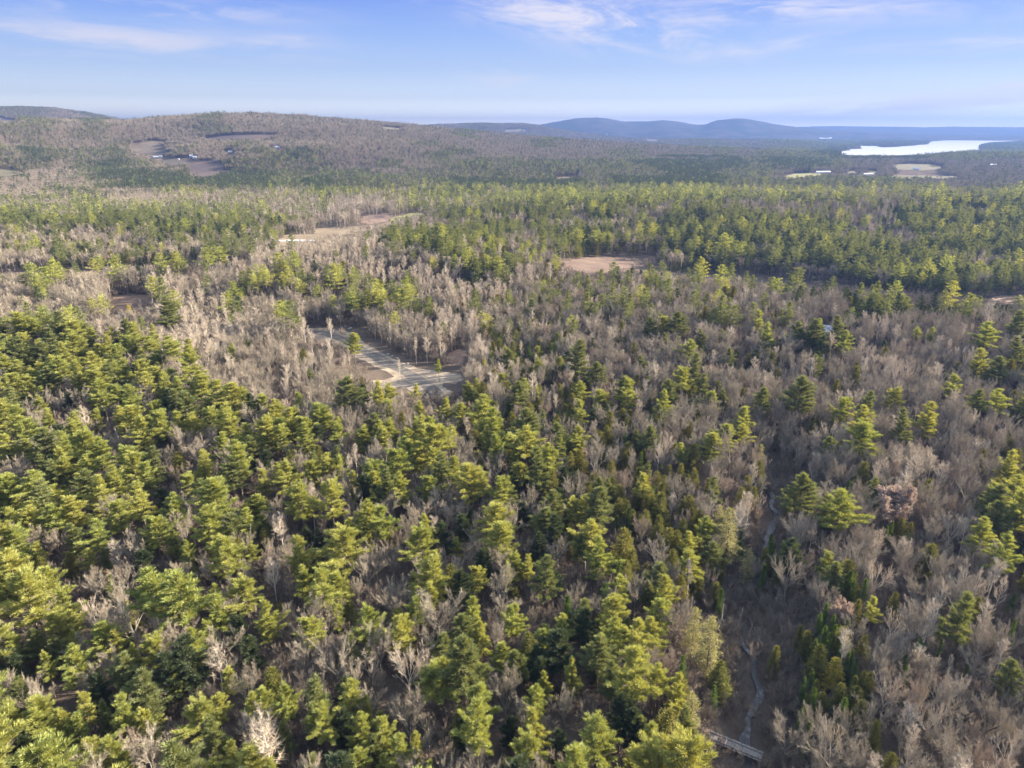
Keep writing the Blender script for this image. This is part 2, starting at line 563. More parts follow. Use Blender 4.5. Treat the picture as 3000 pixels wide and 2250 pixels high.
# ------------------------------------------------------------------ tree builders: return (wood verts, wood faces, leaf verts, leaf faces)
def conifer(seed, H, R, base, kind, lod):
    """kind: pine (layered plumes, open), hemlock (dense, soft cone), spruce (narrow spire), pale (ragged)"""
    rg = np.random.default_rng(seed)
    segs = []
    bend = rg.normal(0, 0.012 * H, 2)
    sides = 6 if lod == 0 else 3

    def axis(t):
        return np.array([bend[0] * math.sin(t * 2.6), bend[1] * math.sin(t * 2.1 + 0.5), 0.0])
    nseg = 6 if lod == 0 else 2
    for i in range(nseg):
        t0, t1 = i / nseg, (i + 1) / nseg
        a = axis(t0) + [0, 0, t0 * H * 0.98]; b = axis(t1) + [0, 0, t1 * H * 0.98]
        r0 = 0.014 * H * (1 - t0) ** 0.8 + 0.03; r1 = 0.014 * H * (1 - t1) ** 0.8 + 0.02
        segs.append([*a, *b, r0, r1])
    cb = base * H
    step = {'pine': 1.15, 'hemlock': 0.55, 'spruce': 0.5, 'pale': 0.9}[kind] * (1, 1.5, 2.8)[lod]
    C, D, N, LL, WW = [], [], [], [], []
    lobe_ph = rg.uniform(0, 6.28, 3); lobe_a = rg.uniform(0.08, 0.22, 3) * (1.4 if kind == 'pine' else 1)
    z = cb
    top = H * 0.985
    wh = 0
    while z < top:
        t = (z - cb) / (H - cb)
        if kind == 'pine':
            prof = min(1.0, ((1 - t) * 1.12)) ** 0.86 * (0.74 + 0.26 * min(1, t * 5))
            nb = 7
        elif kind == 'hemlock':
            prof = (1 - t) ** 0.78 * (0.8 + 0.2 * min(1, t * 4)); nb = 7
        elif kind == 'spruce':
            prof = (1 - t) ** 0.95; nb = 7
        else:
            prof = min(1.0, (1 - t) * 1.5) ** 0.8 * 0.95; nb = 5
        nb = max(3, int(nb * (1, 0.9, 0.7)[lod]))
        ph0 = rg.uniform(0, 6.28)
        wh += 1
        for k in range(nb):
            if kind in ('pine', 'pale') and rg.random() < 0.12:
                continue
            az = ph0 + k * 6.283 / nb + rg.normal(0, 0.25)
            lob = 1 + sum(lobe_a[j] * math.sin((j + 1) * az + lobe_ph[j] + z * 0.25) for j in range(3))
            rnd = rg.uniform(0.45, 1.25) if kind == 'pine' else rg.uniform(0.8, 1.1) if kind != 'pale' else rg.uniform(0.5, 1.15)
            L = R * prof * lob * rnd + 0.15
            if kind == 'pine':
                rise = 0.06 + 0.75 * t + rg.normal(0, 0.06)
            elif kind == 'spruce':
                rise = -0.22 + 0.55 * t * t
            elif kind == 'hemlock':
                rise = -0.05 + 0.4 * t
            else:
                rise = -0.15 + 0.5 * t + rg.normal(0, 0.08)
            zz = z + rg.uniform(-0.3, 0.3) * step
            o = np.array([math.cos(az), math.sin(az), 0.0])
            root = axis(z / H) + [0, 0, zz]
            tip = root + o * L + np.array([0, 0, rise * L])
            if lod == 0 and L > 0.8:
                mid = root + (tip - root) * 0.5 - np.array([0, 0, 0.06 * L])
                segs.append([*root, *mid, 0.018 * L + 0.02, 0.012 * L + 0.012])
                segs.append([*mid, *tip, 0.012 * L + 0.012, 0.01])
            # plumes of needles along the outer part of the limb
            if kind == 'pine':
                nc = max(2, int(L * (2.7, 1.1, 0.45)[lod])); u0 = 0.30
            elif kind == 'hemlock':
                nc = max(2, int(L * (2.6, 1.1, 0.5)[lod])); u0 = 0.15
            elif kind == 'spruce':
                nc = max(2, int(L * (3.0, 1.3, 0.7)[lod])); u0 = 0.10
            else:
                nc = max(2, int(L * (2.2, 0.9, 0.4)[lod])); u0 = 0.3
            uu = np.linspace(u0, 1.0, nc) + rg.normal(0, 0.04, nc)
            side = np.array([-o[1], o[0], 0.0])
            lat = rg.normal(0, 1, nc) * (0.13 if kind == 'pine' else 0.2) * L * np.clip(1.15 - uu, 0.15, 1)
            curve = (uu ** 2) * 0.10 * L if kind == 'pine' else 0
            ctr = root[None] + (tip - root)[None] * uu[:, None] + side[None] * lat[:, None]
            ctr[:, 2] += curve
            nl = {'pine': (36, 15, 5), 'hemlock': (11, 7, 3), 'spruce': (9, 6, 3), 'pale': (9, 5, 3)}[kind][lod]
            c = np.repeat(ctr, nl, 0)
            m = len(c)
            sp = {'pine': 0.27, 'hemlock': 0.30, 'spruce': 0.20, 'pale': 0.42}[kind] * (1, 1.2, 1.8)[lod]
            off = rg.normal(0, 1, (m, 3)) * sp * np.array([1, 1, 0.30 if kind == 'pine' else 0.38])
            c = c + off
            od = unit(off + 1e-3)
            d = o[None] * 0.75 + side[None] * (np.repeat(lat, nl)[:, None] / (L + 0.3)) + od * 0.6 + rg.normal(0, 0.24, (m, 3))
            d[:, 2] += {'pine': 0.38, 'hemlock': -0.10, 'spruce': -0.05, 'pale': -0.2}[kind] + 0.5 * t
            d = unit(d)
            nr = np.array([0, 0, 1.0])[None] + o[None] * 0.35 + rg.normal(0, 0.40, (m, 3))
            ln = {'pine': 0.72, 'hemlock': 0.42, 'spruce': 0.38, 'pale': 0.6}[kind] * (1, 1.55, 3.0)[lod]
            wd = {'pine': 0.145, 'hemlock': 0.22, 'spruce': 0.20, 'pale': 0.2}[kind] * (1, 2.1, 4.2)[lod]
            C.append(c); D.append(d); N.append(nr)
            LL.append(ln * rg.uniform(0.6, 1.25, m)); WW.append(wd * rg.uniform(0.7, 1.3, m))
        z += step * rg.uniform(0.85, 1.2)
    # leader
    m = (14, 8, 3)[lod]
    tipz = np.array([*(axis(1.0)[:2]), H])
    c = tipz[None] + np.stack([rg.normal(0, 0.10, m), rg.normal(0, 0.10, m), -rg.uniform(0, 0.9, m)], -1)
    d = unit(np.stack([rg.normal(0, 0.5, m), rg.normal(0, 0.5, m), np.full(m, 1.0)], -1))
    C.append(c); D.append(d); N.append(rg.normal(0, 1, (m, 3))); LL.append(np.full(m, 0.7)); WW.append(np.full(m, 0.22))
    lv, lf = tri_leaves(np.concatenate(C), np.concatenate(D), unit(np.concatenate(N)), np.concatenate(LL), np.concatenate(WW))
    wv, wf = segs_mesh(segs, sides)
    k = R / np.percentile(np.hypot(lv[:, 0], lv[:, 1]), 94)
    for a in (wv, lv):
        f = np.clip(a[:, 2] / (cb + 0.1), 0, 1)
        a[:, 0] *= 1 + (k - 1) * f; a[:, 1] *= 1 + (k - 1) * f
    return wv, wf, lv, lf


def broadleaf(seed, H, R, lod, form='round', leaves=False):
    """leafless hardwood. form: round (spreading), slender (birch, aspen), bush (many stems)"""
    rg = np.random.default_rng(seed)
    segs, tw = [], []           # wood tubes; twigs as rows x y z dx dy dz len width

    def limb(p, d, L, r, depth, nk, first):
        n = 3 if lod == 0 else 2
        pts = [p]
        dd = d.copy()
        for i in range(n):
            dd = unit(dd + rg.normal(0, 0.13, 3) + np.array([0, 0, 0.12]))
            pts.append(pts[-1] + dd * L / n)
        rr = np.linspace(r, r * 0.35, n + 1)
        for i in range(n):
            segs.append([*pts[i], *pts[i + 1], rr[i], rr[i + 1]])
        if depth == 0:
            return [(pts, dd, L, r)]
        kids = []
        for k in range(nk):
            u = first + (1 - first) * (k + rg.random()) / nk
            i = min(int(u * n), n - 1)
            q = pts[i] + (pts[i + 1] - pts[i]) * (u * n - i)
            ax = unit(pts[i + 1] - pts[i])
            az = rg.uniform(0, 6.283)
            s = unit(np.cross(ax, [math.cos(az), math.sin(az), 0.3]))
            spread = rg.uniform(0.45, 0.85) if form != 'slender' else rg.uniform(0.3, 0.6)
            nd = unit(ax * math.cos(spread) + s * math.sin(spread) + np.array([0, 0, 0.18]))
            kids.append((q, nd, L * rg.uniform(0.42, 0.62) * (1.15 - 0.45 * u), r * 0.5 * (1.1 - 0.5 * u)))
        out = [(pts, dd, L, r)]
        for (q, nd, l2, r2) in kids:
            out += limb(q, nd, l2, max(r2, (0.016, 0.045, 0.09)[lod]), depth - 1, max(3, nk - 1), 0.2)
        return out

    ends = []
    if form == 'slender':
        bend = rg.normal(0, 0.35, 2)
        pts = [np.array([bend[0] * (i / 5) ** 2, bend[1] * (i / 5) ** 2, H * 0.96 * i / 5]) for i in range(6)]
        r0 = 0.011 * H
        for i in range(5):
            segs.append([*pts[i], *pts[i + 1], r0 * (1 - i / 5.6) + 0.012, r0 * (1 - (i + 1) / 5.6) + 0.01])
        nb = (17, 11, 6)[lod]
        for k in range(nb):
            u = 0.42 + 0.56 * (k + rg.random()) / nb
            i = min(int(u * 5), 4)
            q = pts[i] + (pts[i + 1] - pts[i]) * (u * 5 - i)
            az = k * 2.4 + rg.normal(0, 0.4)
            nd = unit(np.array([math.cos(az) * 0.55, math.sin(az) * 0.55, 1.0]))
            L = R * 1.9 * (1.15 - 0.75 * u) * rg.uniform(0.8, 1.25)
            ends += limb(q, nd, L, max(0.035, (0.02, 0.04, 0.08)[lod]), 1 if lod < 2 else 0, 4, 0.15)
    elif form == 'bush':
        for k in range((9, 6, 4)[lod]):
            az = rg.uniform(0, 6.283)
            nd = unit(np.array([math.cos(az) * 0.7, math.sin(az) * 0.7, 1.0]))
            ends += limb(np.array([math.cos(az) * 0.2, math.sin(az) * 0.2, 0.0]), nd, H * rg.uniform(0.7, 1.0), 0.035, 1, 5, 0.25)
    else:
        fork = rg.uniform(0.28, 0.42) * H
        r0 = 0.014 * H
        p = np.array([0, 0, 0.0]); d = unit(np.array([rg.normal(0, 0.04), rg.normal(0, 0.04), 1.0]))
        q = p + d * fork
        segs.append([*p, *(p + d * fork * 0.5), r0 * 1.15, r0 * 0.95])
        segs.append([*(p + d * fork * 0.5), *q, r0 * 0.95, r0 * 0.8])
        nm = rg.integers(4, 7)
        for k in range(nm):
            az = k * 6.283 / nm + rg.normal(0, 0.35)
            sp = rg.uniform(0.30, 0.95) * R / (0.26 * H)
            nd = unit(np.array([math.cos(az) * sp, math.sin(az) * sp, 1.0]))
            L = (H - fork) * rg.uniform(0.78, 1.0) * 0.92
            ends += limb(q, nd, L, r0 * 0.55, 2 if lod < 2 else 1, (6, 5, 4)[lod], 0.18)
        for k in range((3, 2, 0)[lod]):
            az = rg.uniform(0, 6.283)
            nd = unit(np.array([math.cos(az), math.sin(az), 0.45]))
            ends += limb(p + d * fork * rg.uniform(0.6, 0.95), nd, R * 0.85, 0.05, 1, 4, 0.3)
    # fine twigs
    C, D, LL, WW = [], [], [], []
    nt_ = {'round': (27, 18, 12), 'slender': (24, 18, 11), 'bush': (20, 12, 5)}[form][lod]
    for (pts, dd, L, r) in ends:
        if L > (H * 0.45 if form == 'round' else H * 0.9):
            continue
        m = max(3, int(nt_ * min(1.6, 0.5 + L / 2.2)))
        u = rg.uniform(0.12, 1.0, m)
        n = len(pts) - 1
        P = np.array(pts)
        i = np.minimum((u * n).astype(int), n - 1)
        q = P[i] + (P[i + 1] - P[i]) * (u * n - i)[:, None]
        d = unit(unit(P[i + 1] - P[i]) * 0.9 + rg.normal(0, 0.55, (m, 3)) + np.array([0, 0, 0.35]))
        C.append(q); D.append(d)
        LL.append(rg.uniform(0.5, 1.25, m) * (1.0, 1.25, 1.9)[lod]); WW.append(np.full(m, (0.034, 0.070, 0.25)[lod]) * rg.uniform(0.8, 1.2, m))
    C = np.concatenate(C); D = np.concatenate(D); LL = np.concatenate(LL); WW = np.concatenate(WW)
    if leaves:
        k = 3
        C = np.repeat(C, k, 0) + rg.normal(0, 0.25, (len(C) * k, 3)); D = unit(np.repeat(D, k, 0) + rg.normal(0, 0.8, (len(D) * k, 3)))
        LL = rg.uniform(0.25, 0.45, len(C)); WW = rg.uniform(0.18, 0.3, len(C))
    lv, lf = tri_leaves(C, D, unit(rg.normal(0, 1, (len(C), 3))), LL, WW)
    if leaves and lod < 2:
        pass
    wv, wf = segs_mesh(segs, 4 if lod == 0 else 3)
    k = R / max(0.5, np.percentile(np.hypot(lv[:, 0], lv[:, 1]), 93))
    kz = H / np.percentile(lv[:, 2], 99.5)
    for a in (wv, lv):
        f = np.clip((a[:, 2] - 0.15 * H) / (0.25 * H), 0, 1) if form != 'bush' else 1.0
        a[:, 0] *= 1 + (k - 1) * f; a[:, 1] *= 1 + (k - 1) * f; a[:, 2] *= kz
    return wv, wf, lv, lf


class Kind:
    """a species: forms at three levels of detail"""
    def __init__(self, key, name, cat, wood, leaf, H, R, maker, nforms):
        self.key, self.name, self.cat, self.H, self.R = key, name, cat, H, R
        self.wood, self.leaf = M[wood], M[leaf]
        self.near, self.geo = [], {}
        for lod, n in enumerate(nforms):
            for j in range(n):
                wv, wf, lv, lf = maker(1000 * lod + j * 17 + sum(map(ord, key)), lod, j)
                self.geo.setdefault(lod, []).append((wv, wf, lv, lf))
                if lod == 0:
                    self.near.append((np_mesh(name + '_trunk', wv, wf, [self.wood], smooth=True), np_mesh(name + '_crown', lv, lf, [self.leaf])))

    def merged(self, lod, j):
        wv, wf, lv, lf = self.geo[lod][j % len(self.geo[lod])]
        return np.concatenate([wv, lv]), [wf, lf + len(wv)], np.concatenate([np.zeros(len(wf), int), np.ones(len(lf), int)])


KINDS = {}


def add_kind(*a):
    KINDS[a[0]] = Kind(*a)


add_kind('P', 'pine_tree', 'pine tree', 'trunk', 'pine_light', 22, 4.9,
         lambda s, l, j: conifer(s, 22, 5.3 * (0.92, 1.08, 1.0, 0.85, 1.12, 0.95)[j], (0.46, 0.40, 0.52, 0.36, 0.50, 0.42)[j], 'pine', l), (6, 3, 2))
add_kind('Q', 'pine_tree', 'pine tree', 'trunk', 'pine_mid', 22, 4.6,
         lambda s, l, j: conifer(s, 22, 5.2 * (1.05, 0.9)[j % 2], (0.44, 0.36)[j % 2], 'pine', l), (2, 2, 2))
add_kind('D', 'pine_tree', 'pine tree', 'trunk', 'pine_deep', 20, 4.2,
         lambda s, l, j: conifer(s, 20, 4.6, (0.36, 0.28)[j % 2], 'pine', l), (2, 2, 2))
add_kind('H', 'hemlock_tree', 'hemlock tree', 'trunk', 'hemlock', 15, 3.2,
         lambda s, l, j: conifer(s, 15, 3.2 * (1.0, 0.85, 1.15)[j], 0.14, 'hemlock', l), (3, 2, 2))
add_kind('S', 'spruce_tree', 'spruce tree', 'trunk', 'spruce', 14, 2.0,
         lambda s, l, j: conifer(s, 14, 2.0 * (1.0, 0.85, 1.15)[j], 0.08, 'spruce', l), (3, 2, 2))
add_kind('L', 'larch_tree', 'larch tree', 'trunk', 'pale', 21, 4.0,
         lambda s, l, j: conifer(s, 21, 4.0, 0.22, 'pale', l), (2, 1, 1))
add_kind('B', 'bare_tree', 'bare tree', 'bark_grey', 'twig_grey', 17, 4.6,
         lambda s, l, j: broadleaf(s, 17, 4.6 * (1.0, 0.8, 1.15, 0.9, 1.05)[j], l, 'round'), (5, 3, 2))
add_kind('N', 'bare_tree', 'bare tree', 'bark_grey', 'twig_brown', 14, 3.4,
         lambda s, l, j: broadleaf(s, 14, 3.4, l, 'round'), (2, 2, 1))
add_kind('W', 'bare_tree', 'bare tree', 'bark_pale', 'twig_pale', 18, 5.4,
         lambda s, l, j: broadleaf(s, 18, 5.4, l, 'round'), (2, 1, 1))
add_kind('Y', 'birch_tree', 'birch tree', 'bark_pale', 'twig_pale', 18, 2.2,
         lambda s, l, j: broadleaf(s, 18, 2.2 * (1, 0.85, 1.2)[j], l, 'slender'), (3, 3, 2))
add_kind('R', 'oak_tree', 'oak tree', 'bark_grey', 'russet', 14, 4.6,
         lambda s, l, j: broadleaf(s, 14, 4.6, l, 'round', True), (2, 1, 1))
add_kind('O', 'maple_sapling', 'maple sapling', 'trunk', 'orange', 9, 1.6,
         lambda s, l, j: conifer(s, 9, 1.6, 0.2, 'hemlock', l), (1, 1, 1))
add_kind('G', 'maple_sapling', 'maple sapling', 'trunk', 'gold', 10, 2.2,
         lambda s, l, j: conifer(s, 10, 2.2, 0.15, 'hemlock', l), (1, 1, 1))
add_kind('U', 'brush', 'brush', 'brush', 'brush', 4.6, 2.3,
         lambda s, l, j: broadleaf(s, 4.6, 2.3, l, 'bush'), (3, 2, 1))

# ------------------------------------------------------------------ ground
def make_ground():
    az = np.concatenate([np.arange(-62, 62.01, 0.4), np.arange(68, 297, 6.0)])
    rad = 8 * 1.03 ** np.arange(262)
    rad = rad[rad < 17600]
    A, Rr = np.meshgrid(np.radians(az), rad, indexing='ij')
    X, Y = Rr * np.sin(A), Rr * np.cos(A)
    Z = height(X, Y)
    v = np.stack([X, Y, Z], -1).reshape(-1, 3)
    na, nr = len(az), len(rad)
    i = np.arange(na)[:, None]; j = np.arange(nr - 1)[None]
    i2 = (i + 1) % na
    f = np.stack([i * nr + j + 0 * i, i2 * nr + j, i2 * nr + j + 1, i * nr + j + 1], -1).reshape(-1, 4)
    c = len(v)
    v = np.concatenate([v, [[0, 0, float(height(0.0, 0.0))]]])
    k = np.arange(na)
    tri = np.stack([((k + 1) % na) * nr, k * nr, np.full(na, c)], -1)
    me = np_mesh('ground', v, [f, tri], [ground_mat()], smooth=True)
    o = link_obj('ground', me, kind='structure', label='brown leaf-littered forest floor rolling away to the hills')
    tv = [Vector(p) for p in v]
    bvh = BVHTree.FromPolygons(tv, [tuple(int(q) for q in p) for p in f] + [tuple(int(q) for q in p) for p in tri])
    return o, bvh, float(v[:, 2].min())


GROUND, BVH, ZMIN = make_ground()


def gz(x, y):
    h = BVH.ray_cast(Vector((x, y, 2000)), Vector((0, 0, -1)))
    return h[0].z if h[0] is not None else float(height(x, y))


def sheet(name, px, mat, off, cell, jit, label, flat=None):
    """a sheet of ground cover lying on the land, its outline taken from photo points"""
    pts = []
    for p in px:
        if flat is not None:
            d = pix_dir(*p)
            t = (flat - CAM_Z) / d[2]
            pts.append((d[0] * t, d[1] * t))
        else:
            q = hit(*p)
            if q:
                pts.append((q[0], q[1]))
    rg = random.Random(hash(name) % 1000 + len(px))
    b = []
    for (ax, ay), (bx, by) in zip(pts, pts[1:] + pts[:1]):
        L = math.hypot(bx - ax, by - ay)
        n = max(1, int(L / (cell * 0.8)))
        for i in range(n):
            t = i / n
            j = jit if i else jit * 0.3
            b.append(Vector((ax + (bx - ax) * t + rg.uniform(-j, j), ay + (by - ay) * t + rg.uniform(-j, j))))
    xs = [p.x for p in b]; ys = [p.y for p in b]

    nb = len(b)
    # interior points
    P = np.array([(p.x, p.y) for p in b])
    gx, gy = np.meshgrid(np.arange(min(xs), max(xs), cell), np.arange(min(ys), max(ys), cell))
    g = np.stack([gx.ravel(), gy.ravel()], -1)
    if len(g) > 20000:
        g = g[np.random.default_rng(1).choice(len(g), 20000, False)]
    ins = inside(g[:, 0], g[:, 1], P)
    inner = [Vector(q) for q in g[ins]]
    try:
        r = delaunay_2d_cdt(b + inner, [], [list(range(nb))], 2, 1e-4)
    except Exception:
        return None
    vs, fs = r[0], r[2]
    co = [(v.x, v.y, (flat if flat is not None else gz(v.x, v.y)) + off) for v in vs]
    me = bpy.data.meshes.new(name)
    me.from_pydata(co, [], fs)
    me.materials.append(mat)
    me.update()
    # face up
    if len(me.polygons) and me.polygons[0].normal.z < 0:
        me.flip_normals()
    for p in me.polygons:
        p.use_smooth = True
    return link_obj(name, me, kind='structure', label=label)


def inside(x, y, poly):
    x = np.asarray(x, float); y = np.asarray(y, float)
    P = np.asarray(poly, float)
    c = np.zeros(x.shape, bool)
    j = len(P) - 1
    for i in range(len(P)):
        xi, yi = P[i]; xj, yj = P[j]
        if yi != yj:
            m = ((yi > y) != (yj > y)) & (x < (xj - xi) * (y - yi) / (yj - yi) + xi)
            c ^= m
        j = i
    return c


M['asphalt'] = two_tone('worn_gravel_road', (0.10, 0.09, 0.082), (0.145, 0.128, 0.112), (0.20, 0.172, 0.142), 0.22, 1.1, 0.05)
M['sand'] = two_tone('sandy_verge', (0.33, 0.27, 0.20), (0.21, 0.165, 0.125), (0.14, 0.11, 0.088), 0.16, 0.7, 0.15)
M['meadow'] = two_tone('tan_meadow', (0.24, 0.19, 0.125), (0.19, 0.145, 0.10), (0.12, 0.092, 0.07), 0.02, 0.12, 0.3)
M['marsh'] = two_tone('marsh', (0.19, 0.135, 0.11), (0.26, 0.18, 0.13), (0.12, 0.085, 0.08), 0.03, 0.2, 0.3)
M['clearing'] = two_tone('clearing', (0.17, 0.12, 0.088), (0.12, 0.085, 0.07), (0.12, 0.08, 0.07), 0.05, 0.25, 0.3)
M['hay'] = two_tone('hay_field', (0.135, 0.112, 0.082), (0.11, 0.09, 0.07), (0.085, 0.07, 0.06), 0.008, 0.05, 0.1)
M['hay_gold'] = two_tone('hay_gold', (0.15, 0.132, 0.082), (0.125, 0.11, 0.072), (0.10, 0.085, 0.062), 0.008, 0.05, 0.1)
M['green_field'] = two_tone('green_field', (0.17, 0.17, 0.075), (0.21, 0.20, 0.09), (0.24, 0.20, 0.11), 0.01, 0.08, 0.1)
M['drive'] = two_tone('driveway', (0.30, 0.29, 0.28), (0.36, 0.345, 0.33), (0.24, 0.22, 0.20), 0.2, 1.0, 0.03)
M['heath'] = two_tone('heath', (0.085, 0.065, 0.06), (0.11, 0.082, 0.072), (0.07, 0.055, 0.052), 0.01, 0.06, 0.2)
M['litter'] = two_tone('bright_litter', (0.27, 0.18, 0.135), (0.17, 0.115, 0.09), (0.11, 0.08, 0.066), 0.25, 0.8, 0.15)

ROAD_ASPHALT = [(908, 966), (960, 971), (990, 979), (1025, 997), (1057, 1014), (1096, 1032), (1127, 1043.5), (1165, 1067), (1193, 1080),
                (1223, 1096), (1261, 1119), (1290, 1140), (1300, 1152), (1262, 1160), (1250, 1150), (1234, 1132), (1187, 1129),
                (1153, 1131), (1108, 1131), (1106, 1124), (1153, 1118), (1192, 1108), (1187, 1104), (1175, 1094), (1146, 1081),
                (1110, 1066), (1087, 1049), (1056, 1034), (1020, 1014), (985, 996), (950, 984), (908, 975)]
SAND = [(900, 960), (975, 963), (1032, 974), (1060, 996), (1074, 1008), (1127, 1038), (1172, 1060), (1230, 1080), (1300, 1090), (1350, 1096),
        (1358, 1112), (1335, 1126), (1300, 1122), (1296, 1134), (1330, 1148), (1312, 1166), (1250, 1169), (1190, 1137), (1150, 1140),
        (1088, 1137), (1072, 1124), (1092, 1113), (1125, 1113), (1155, 1104), (1141, 1093), (1120, 1084), (1095, 1072), (1070, 1057),
        (1040, 1049), (1030, 1038), (1040, 1029), (1015, 1018), (980, 1006), (938, 1003), (912, 988), (898, 972)]
MEADOW = [(813, 705), (843, 687), (921, 686), (930, 669), (982, 665), (1081, 662), (1142, 650), (1175, 653), (1161, 665), (1081, 674),
          (1029, 683), (1006, 697), (940, 707), (897, 714), (822, 732), (812, 716)]
CLEARING = [(1634, 767), (1672, 761), (1727, 754), (1817, 754), (1889, 747), (1935, 751), (1925, 771), (1871, 781), (1826, 796), (1781, 812),
            (1727, 812), (1672, 800), (1636, 784)]
YARD = [(322, 872), (380, 860), (440, 866), (447, 890), (430, 900), (430, 908), (392, 920), (350, 922), (322, 905)]
DRIVE = [(300, 938), (345, 922), (390, 908), (430, 899), (462, 888), (464, 892), (431, 906), (394, 917), (350, 932), (310, 948)]
GREEN = [(1142, 641), (1215, 623), (1264, 625), (1264, 630), (1227, 635), (1168, 648), (1142, 651)]
MARSH = [(1055, 634), (1144, 624), (1142, 648), (1085, 657), (1058, 650)]
LITTER = [(1316, 1034), (1340, 1024), (1376, 1026), (1376, 1052), (1350, 1066), (1318, 1074), (1312, 1056)]
SHEETS = [  # name, outline, material, lift, cell, jitter, label, clear margin kind
    ('sandy_verge', SAND, 'sand', 0.05, 2.5, 0.6, 'pale sandy shoulders beside the new road through bare woods'),
    ('road', ROAD_ASPHALT, 'asphalt', 0.10, 2.5, 0.0, 'grey gravel road crossing a clearing in the bare woods'),
    ('meadow', MEADOW, 'meadow', 0.10, 8, 3, 'tan river meadow between wooded banks'),
    ('clearing', CLEARING, 'clearing', 0.10, 8, 3, 'reddish brown clearing below the dark pine edge'),
    ('yard', YARD, 'clearing', 0.05, 5, 1.5, 'brown yard around the gravel driveway'),
    ('driveway', DRIVE, 'drive', 0.10, 3, 0.3, 'pale grey driveway where the car is parked'),
    ('grass_field', GREEN, 'green_field', 0.15, 15, 3, 'green field beyond the river meadow'),
    ('marsh', MARSH, 'marsh', 0.15, 15, 5, 'brown marsh beside the green field'),
    ('litter_patch', LITTER, 'litter', 0.05, 3, 2.2, 'patch of reddish leaf litter right of the road'),
    ('wet_meadow', [(2900, 874), (2950, 866), (3030, 862), (3030, 905), (2960, 890)], 'marsh', 0.1, 8, 3, 'brown wet meadow at the right edge of the woods'),
    ('farm_field', [(463, 464), (499, 463), (545, 471), (575, 475), (536, 482), (508, 485), (486, 483), (468, 474)], 'hay', 0.3, 25, 5, 'tan hayfield below the white farm buildings'),
    ('hill_pasture', [(371, 436), (434, 412), (480, 414), (476, 428), (500, 450), (429, 451), (376, 444)], 'hay', 0.3, 25, 8, 'rough tan pasture above the white farm'),
    ('west_field', [(-60, 494), (0, 495), (50, 495), (74, 510), (0, 519), (-60, 520)], 'hay_gold', 0.3, 25, 5, 'golden field at the foot of the hill, left edge'),
    ('heath', [(538, 482), (601, 468), (669, 484), (672, 508), (590, 522), (550, 510)], 'heath', 0.3, 25, 8, 'reddish brown cutover slope right of the farm'),
    ('hill_stripe', [(601, 402), (700, 394), (795, 394), (780, 402), (690, 409), (610, 409)], 'heath', 0.4, 30, 8, 'brown clearing striping the hillside'),
    ('ridge_pasture', [(-40, 338), (0, 341), (59, 354), (40, 363), (-40, 357)], 'hay', 0.4, 30, 8, 'tan pasture high on the ridge, left edge'),
    ('ridge_field', [(1110, 371), (1176, 377), (1168, 381), (1114, 376)], 'hay_gold', 0.5, 30, 5, 'pale field below the crest of the long ridge'),
    ('valley_field', [(1479, 380), (1538, 377), (1542, 385), (1480, 388)], 'hay_gold', 0.8, 60, 10, 'pale strip of field on the distant low ridge'),
    ('upper_hayfield', [(2610, 485), (2650, 480), (2720, 481), (2764, 489), (2750, 497), (2700, 500), (2618, 496)], 'hay_gold', 0.4, 30, 6, 'golden hayfield around the pale house'),
    ('lower_hayfield', [(2576, 519), (2610, 513), (2830, 516), (2826, 522), (2633, 525)], 'hay_gold', 0.4, 30, 4, 'long golden hayfield below the pale house'),
    ('barn_field', [(2285, 520), (2334, 508), (2410, 508), (2407, 514), (2316, 524)], 'green_field', 0.4, 30, 4, 'green-tan field beside the long white barn'),
    ('narrow_field', [(2475, 502), (2583, 501), (2583, 508), (2480, 509)], 'hay_gold', 0.5, 30, 4, 'narrow tan field between hedgerows'),
    ('small_field', [(2855, 498), (2892, 497), (2892, 502), (2857, 503)], 'hay_gold', 0.5, 30, 4, 'small tan field far to the right'),
    ('yellow_field', [(1625, 521), (1680, 518), (1684, 525), (1632, 529)], 'hay_gold', 0.5, 30, 4, 'small yellow field amid the dark valley woods'),
    ('gap_field', [(1888, 407), (1930, 409), (1927, 414), (1892, 413)], 'hay', 0.8, 60, 4, 'pale field among far blue woods'),
]
for (nm, px, mt, off, cell, jit, lab) in SHEETS:
    sheet(nm, px, M[mt], off, cell, jit, lab)

# water
LAKE_PX = [(2450, 452), (2462, 446), (2488, 437), (2518, 436), (2518, 427), (2576, 428), (2580, 432), (2633, 430), (2716, 423), (2722, 415),
           (2786, 410.5), (2796, 405), (2904, 408), (2988, 412), (2994, 414), (2900, 418), (2876, 424), (2872, 434), (2880, 441), (2846, 440),
           (2768, 449), (2678, 455), (2538, 459)]
POND_PX = [(813, 703.5), (870, 702), (926, 703), (930, 706), (870, 708), (822, 708)]
FARPOND_PX = [(2400, 404), (2436, 403.6), (2438, 406.2), (2402, 406.6)]
M['lake'] = water_mat('lake_water', (0.46, 0.45, 0.44), 0.35, 0.5, 0.05)  # pale base colour stands in for bright sky glare on the water
M['brook'] = water_mat('brook_water', (0.055, 0.050, 0.048), 0.30, 0.12, 1.6, (0.17, 0.165, 0.165))
LAKE_Z = 3.0
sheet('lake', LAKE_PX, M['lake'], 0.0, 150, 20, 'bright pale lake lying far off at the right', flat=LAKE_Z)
q = hit(870, 705)
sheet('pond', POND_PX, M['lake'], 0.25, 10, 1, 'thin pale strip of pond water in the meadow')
sheet('far_pond', FARPOND_PX, M['lake'], 2.0, 60, 2, 'sliver of bright water far behind the woods')

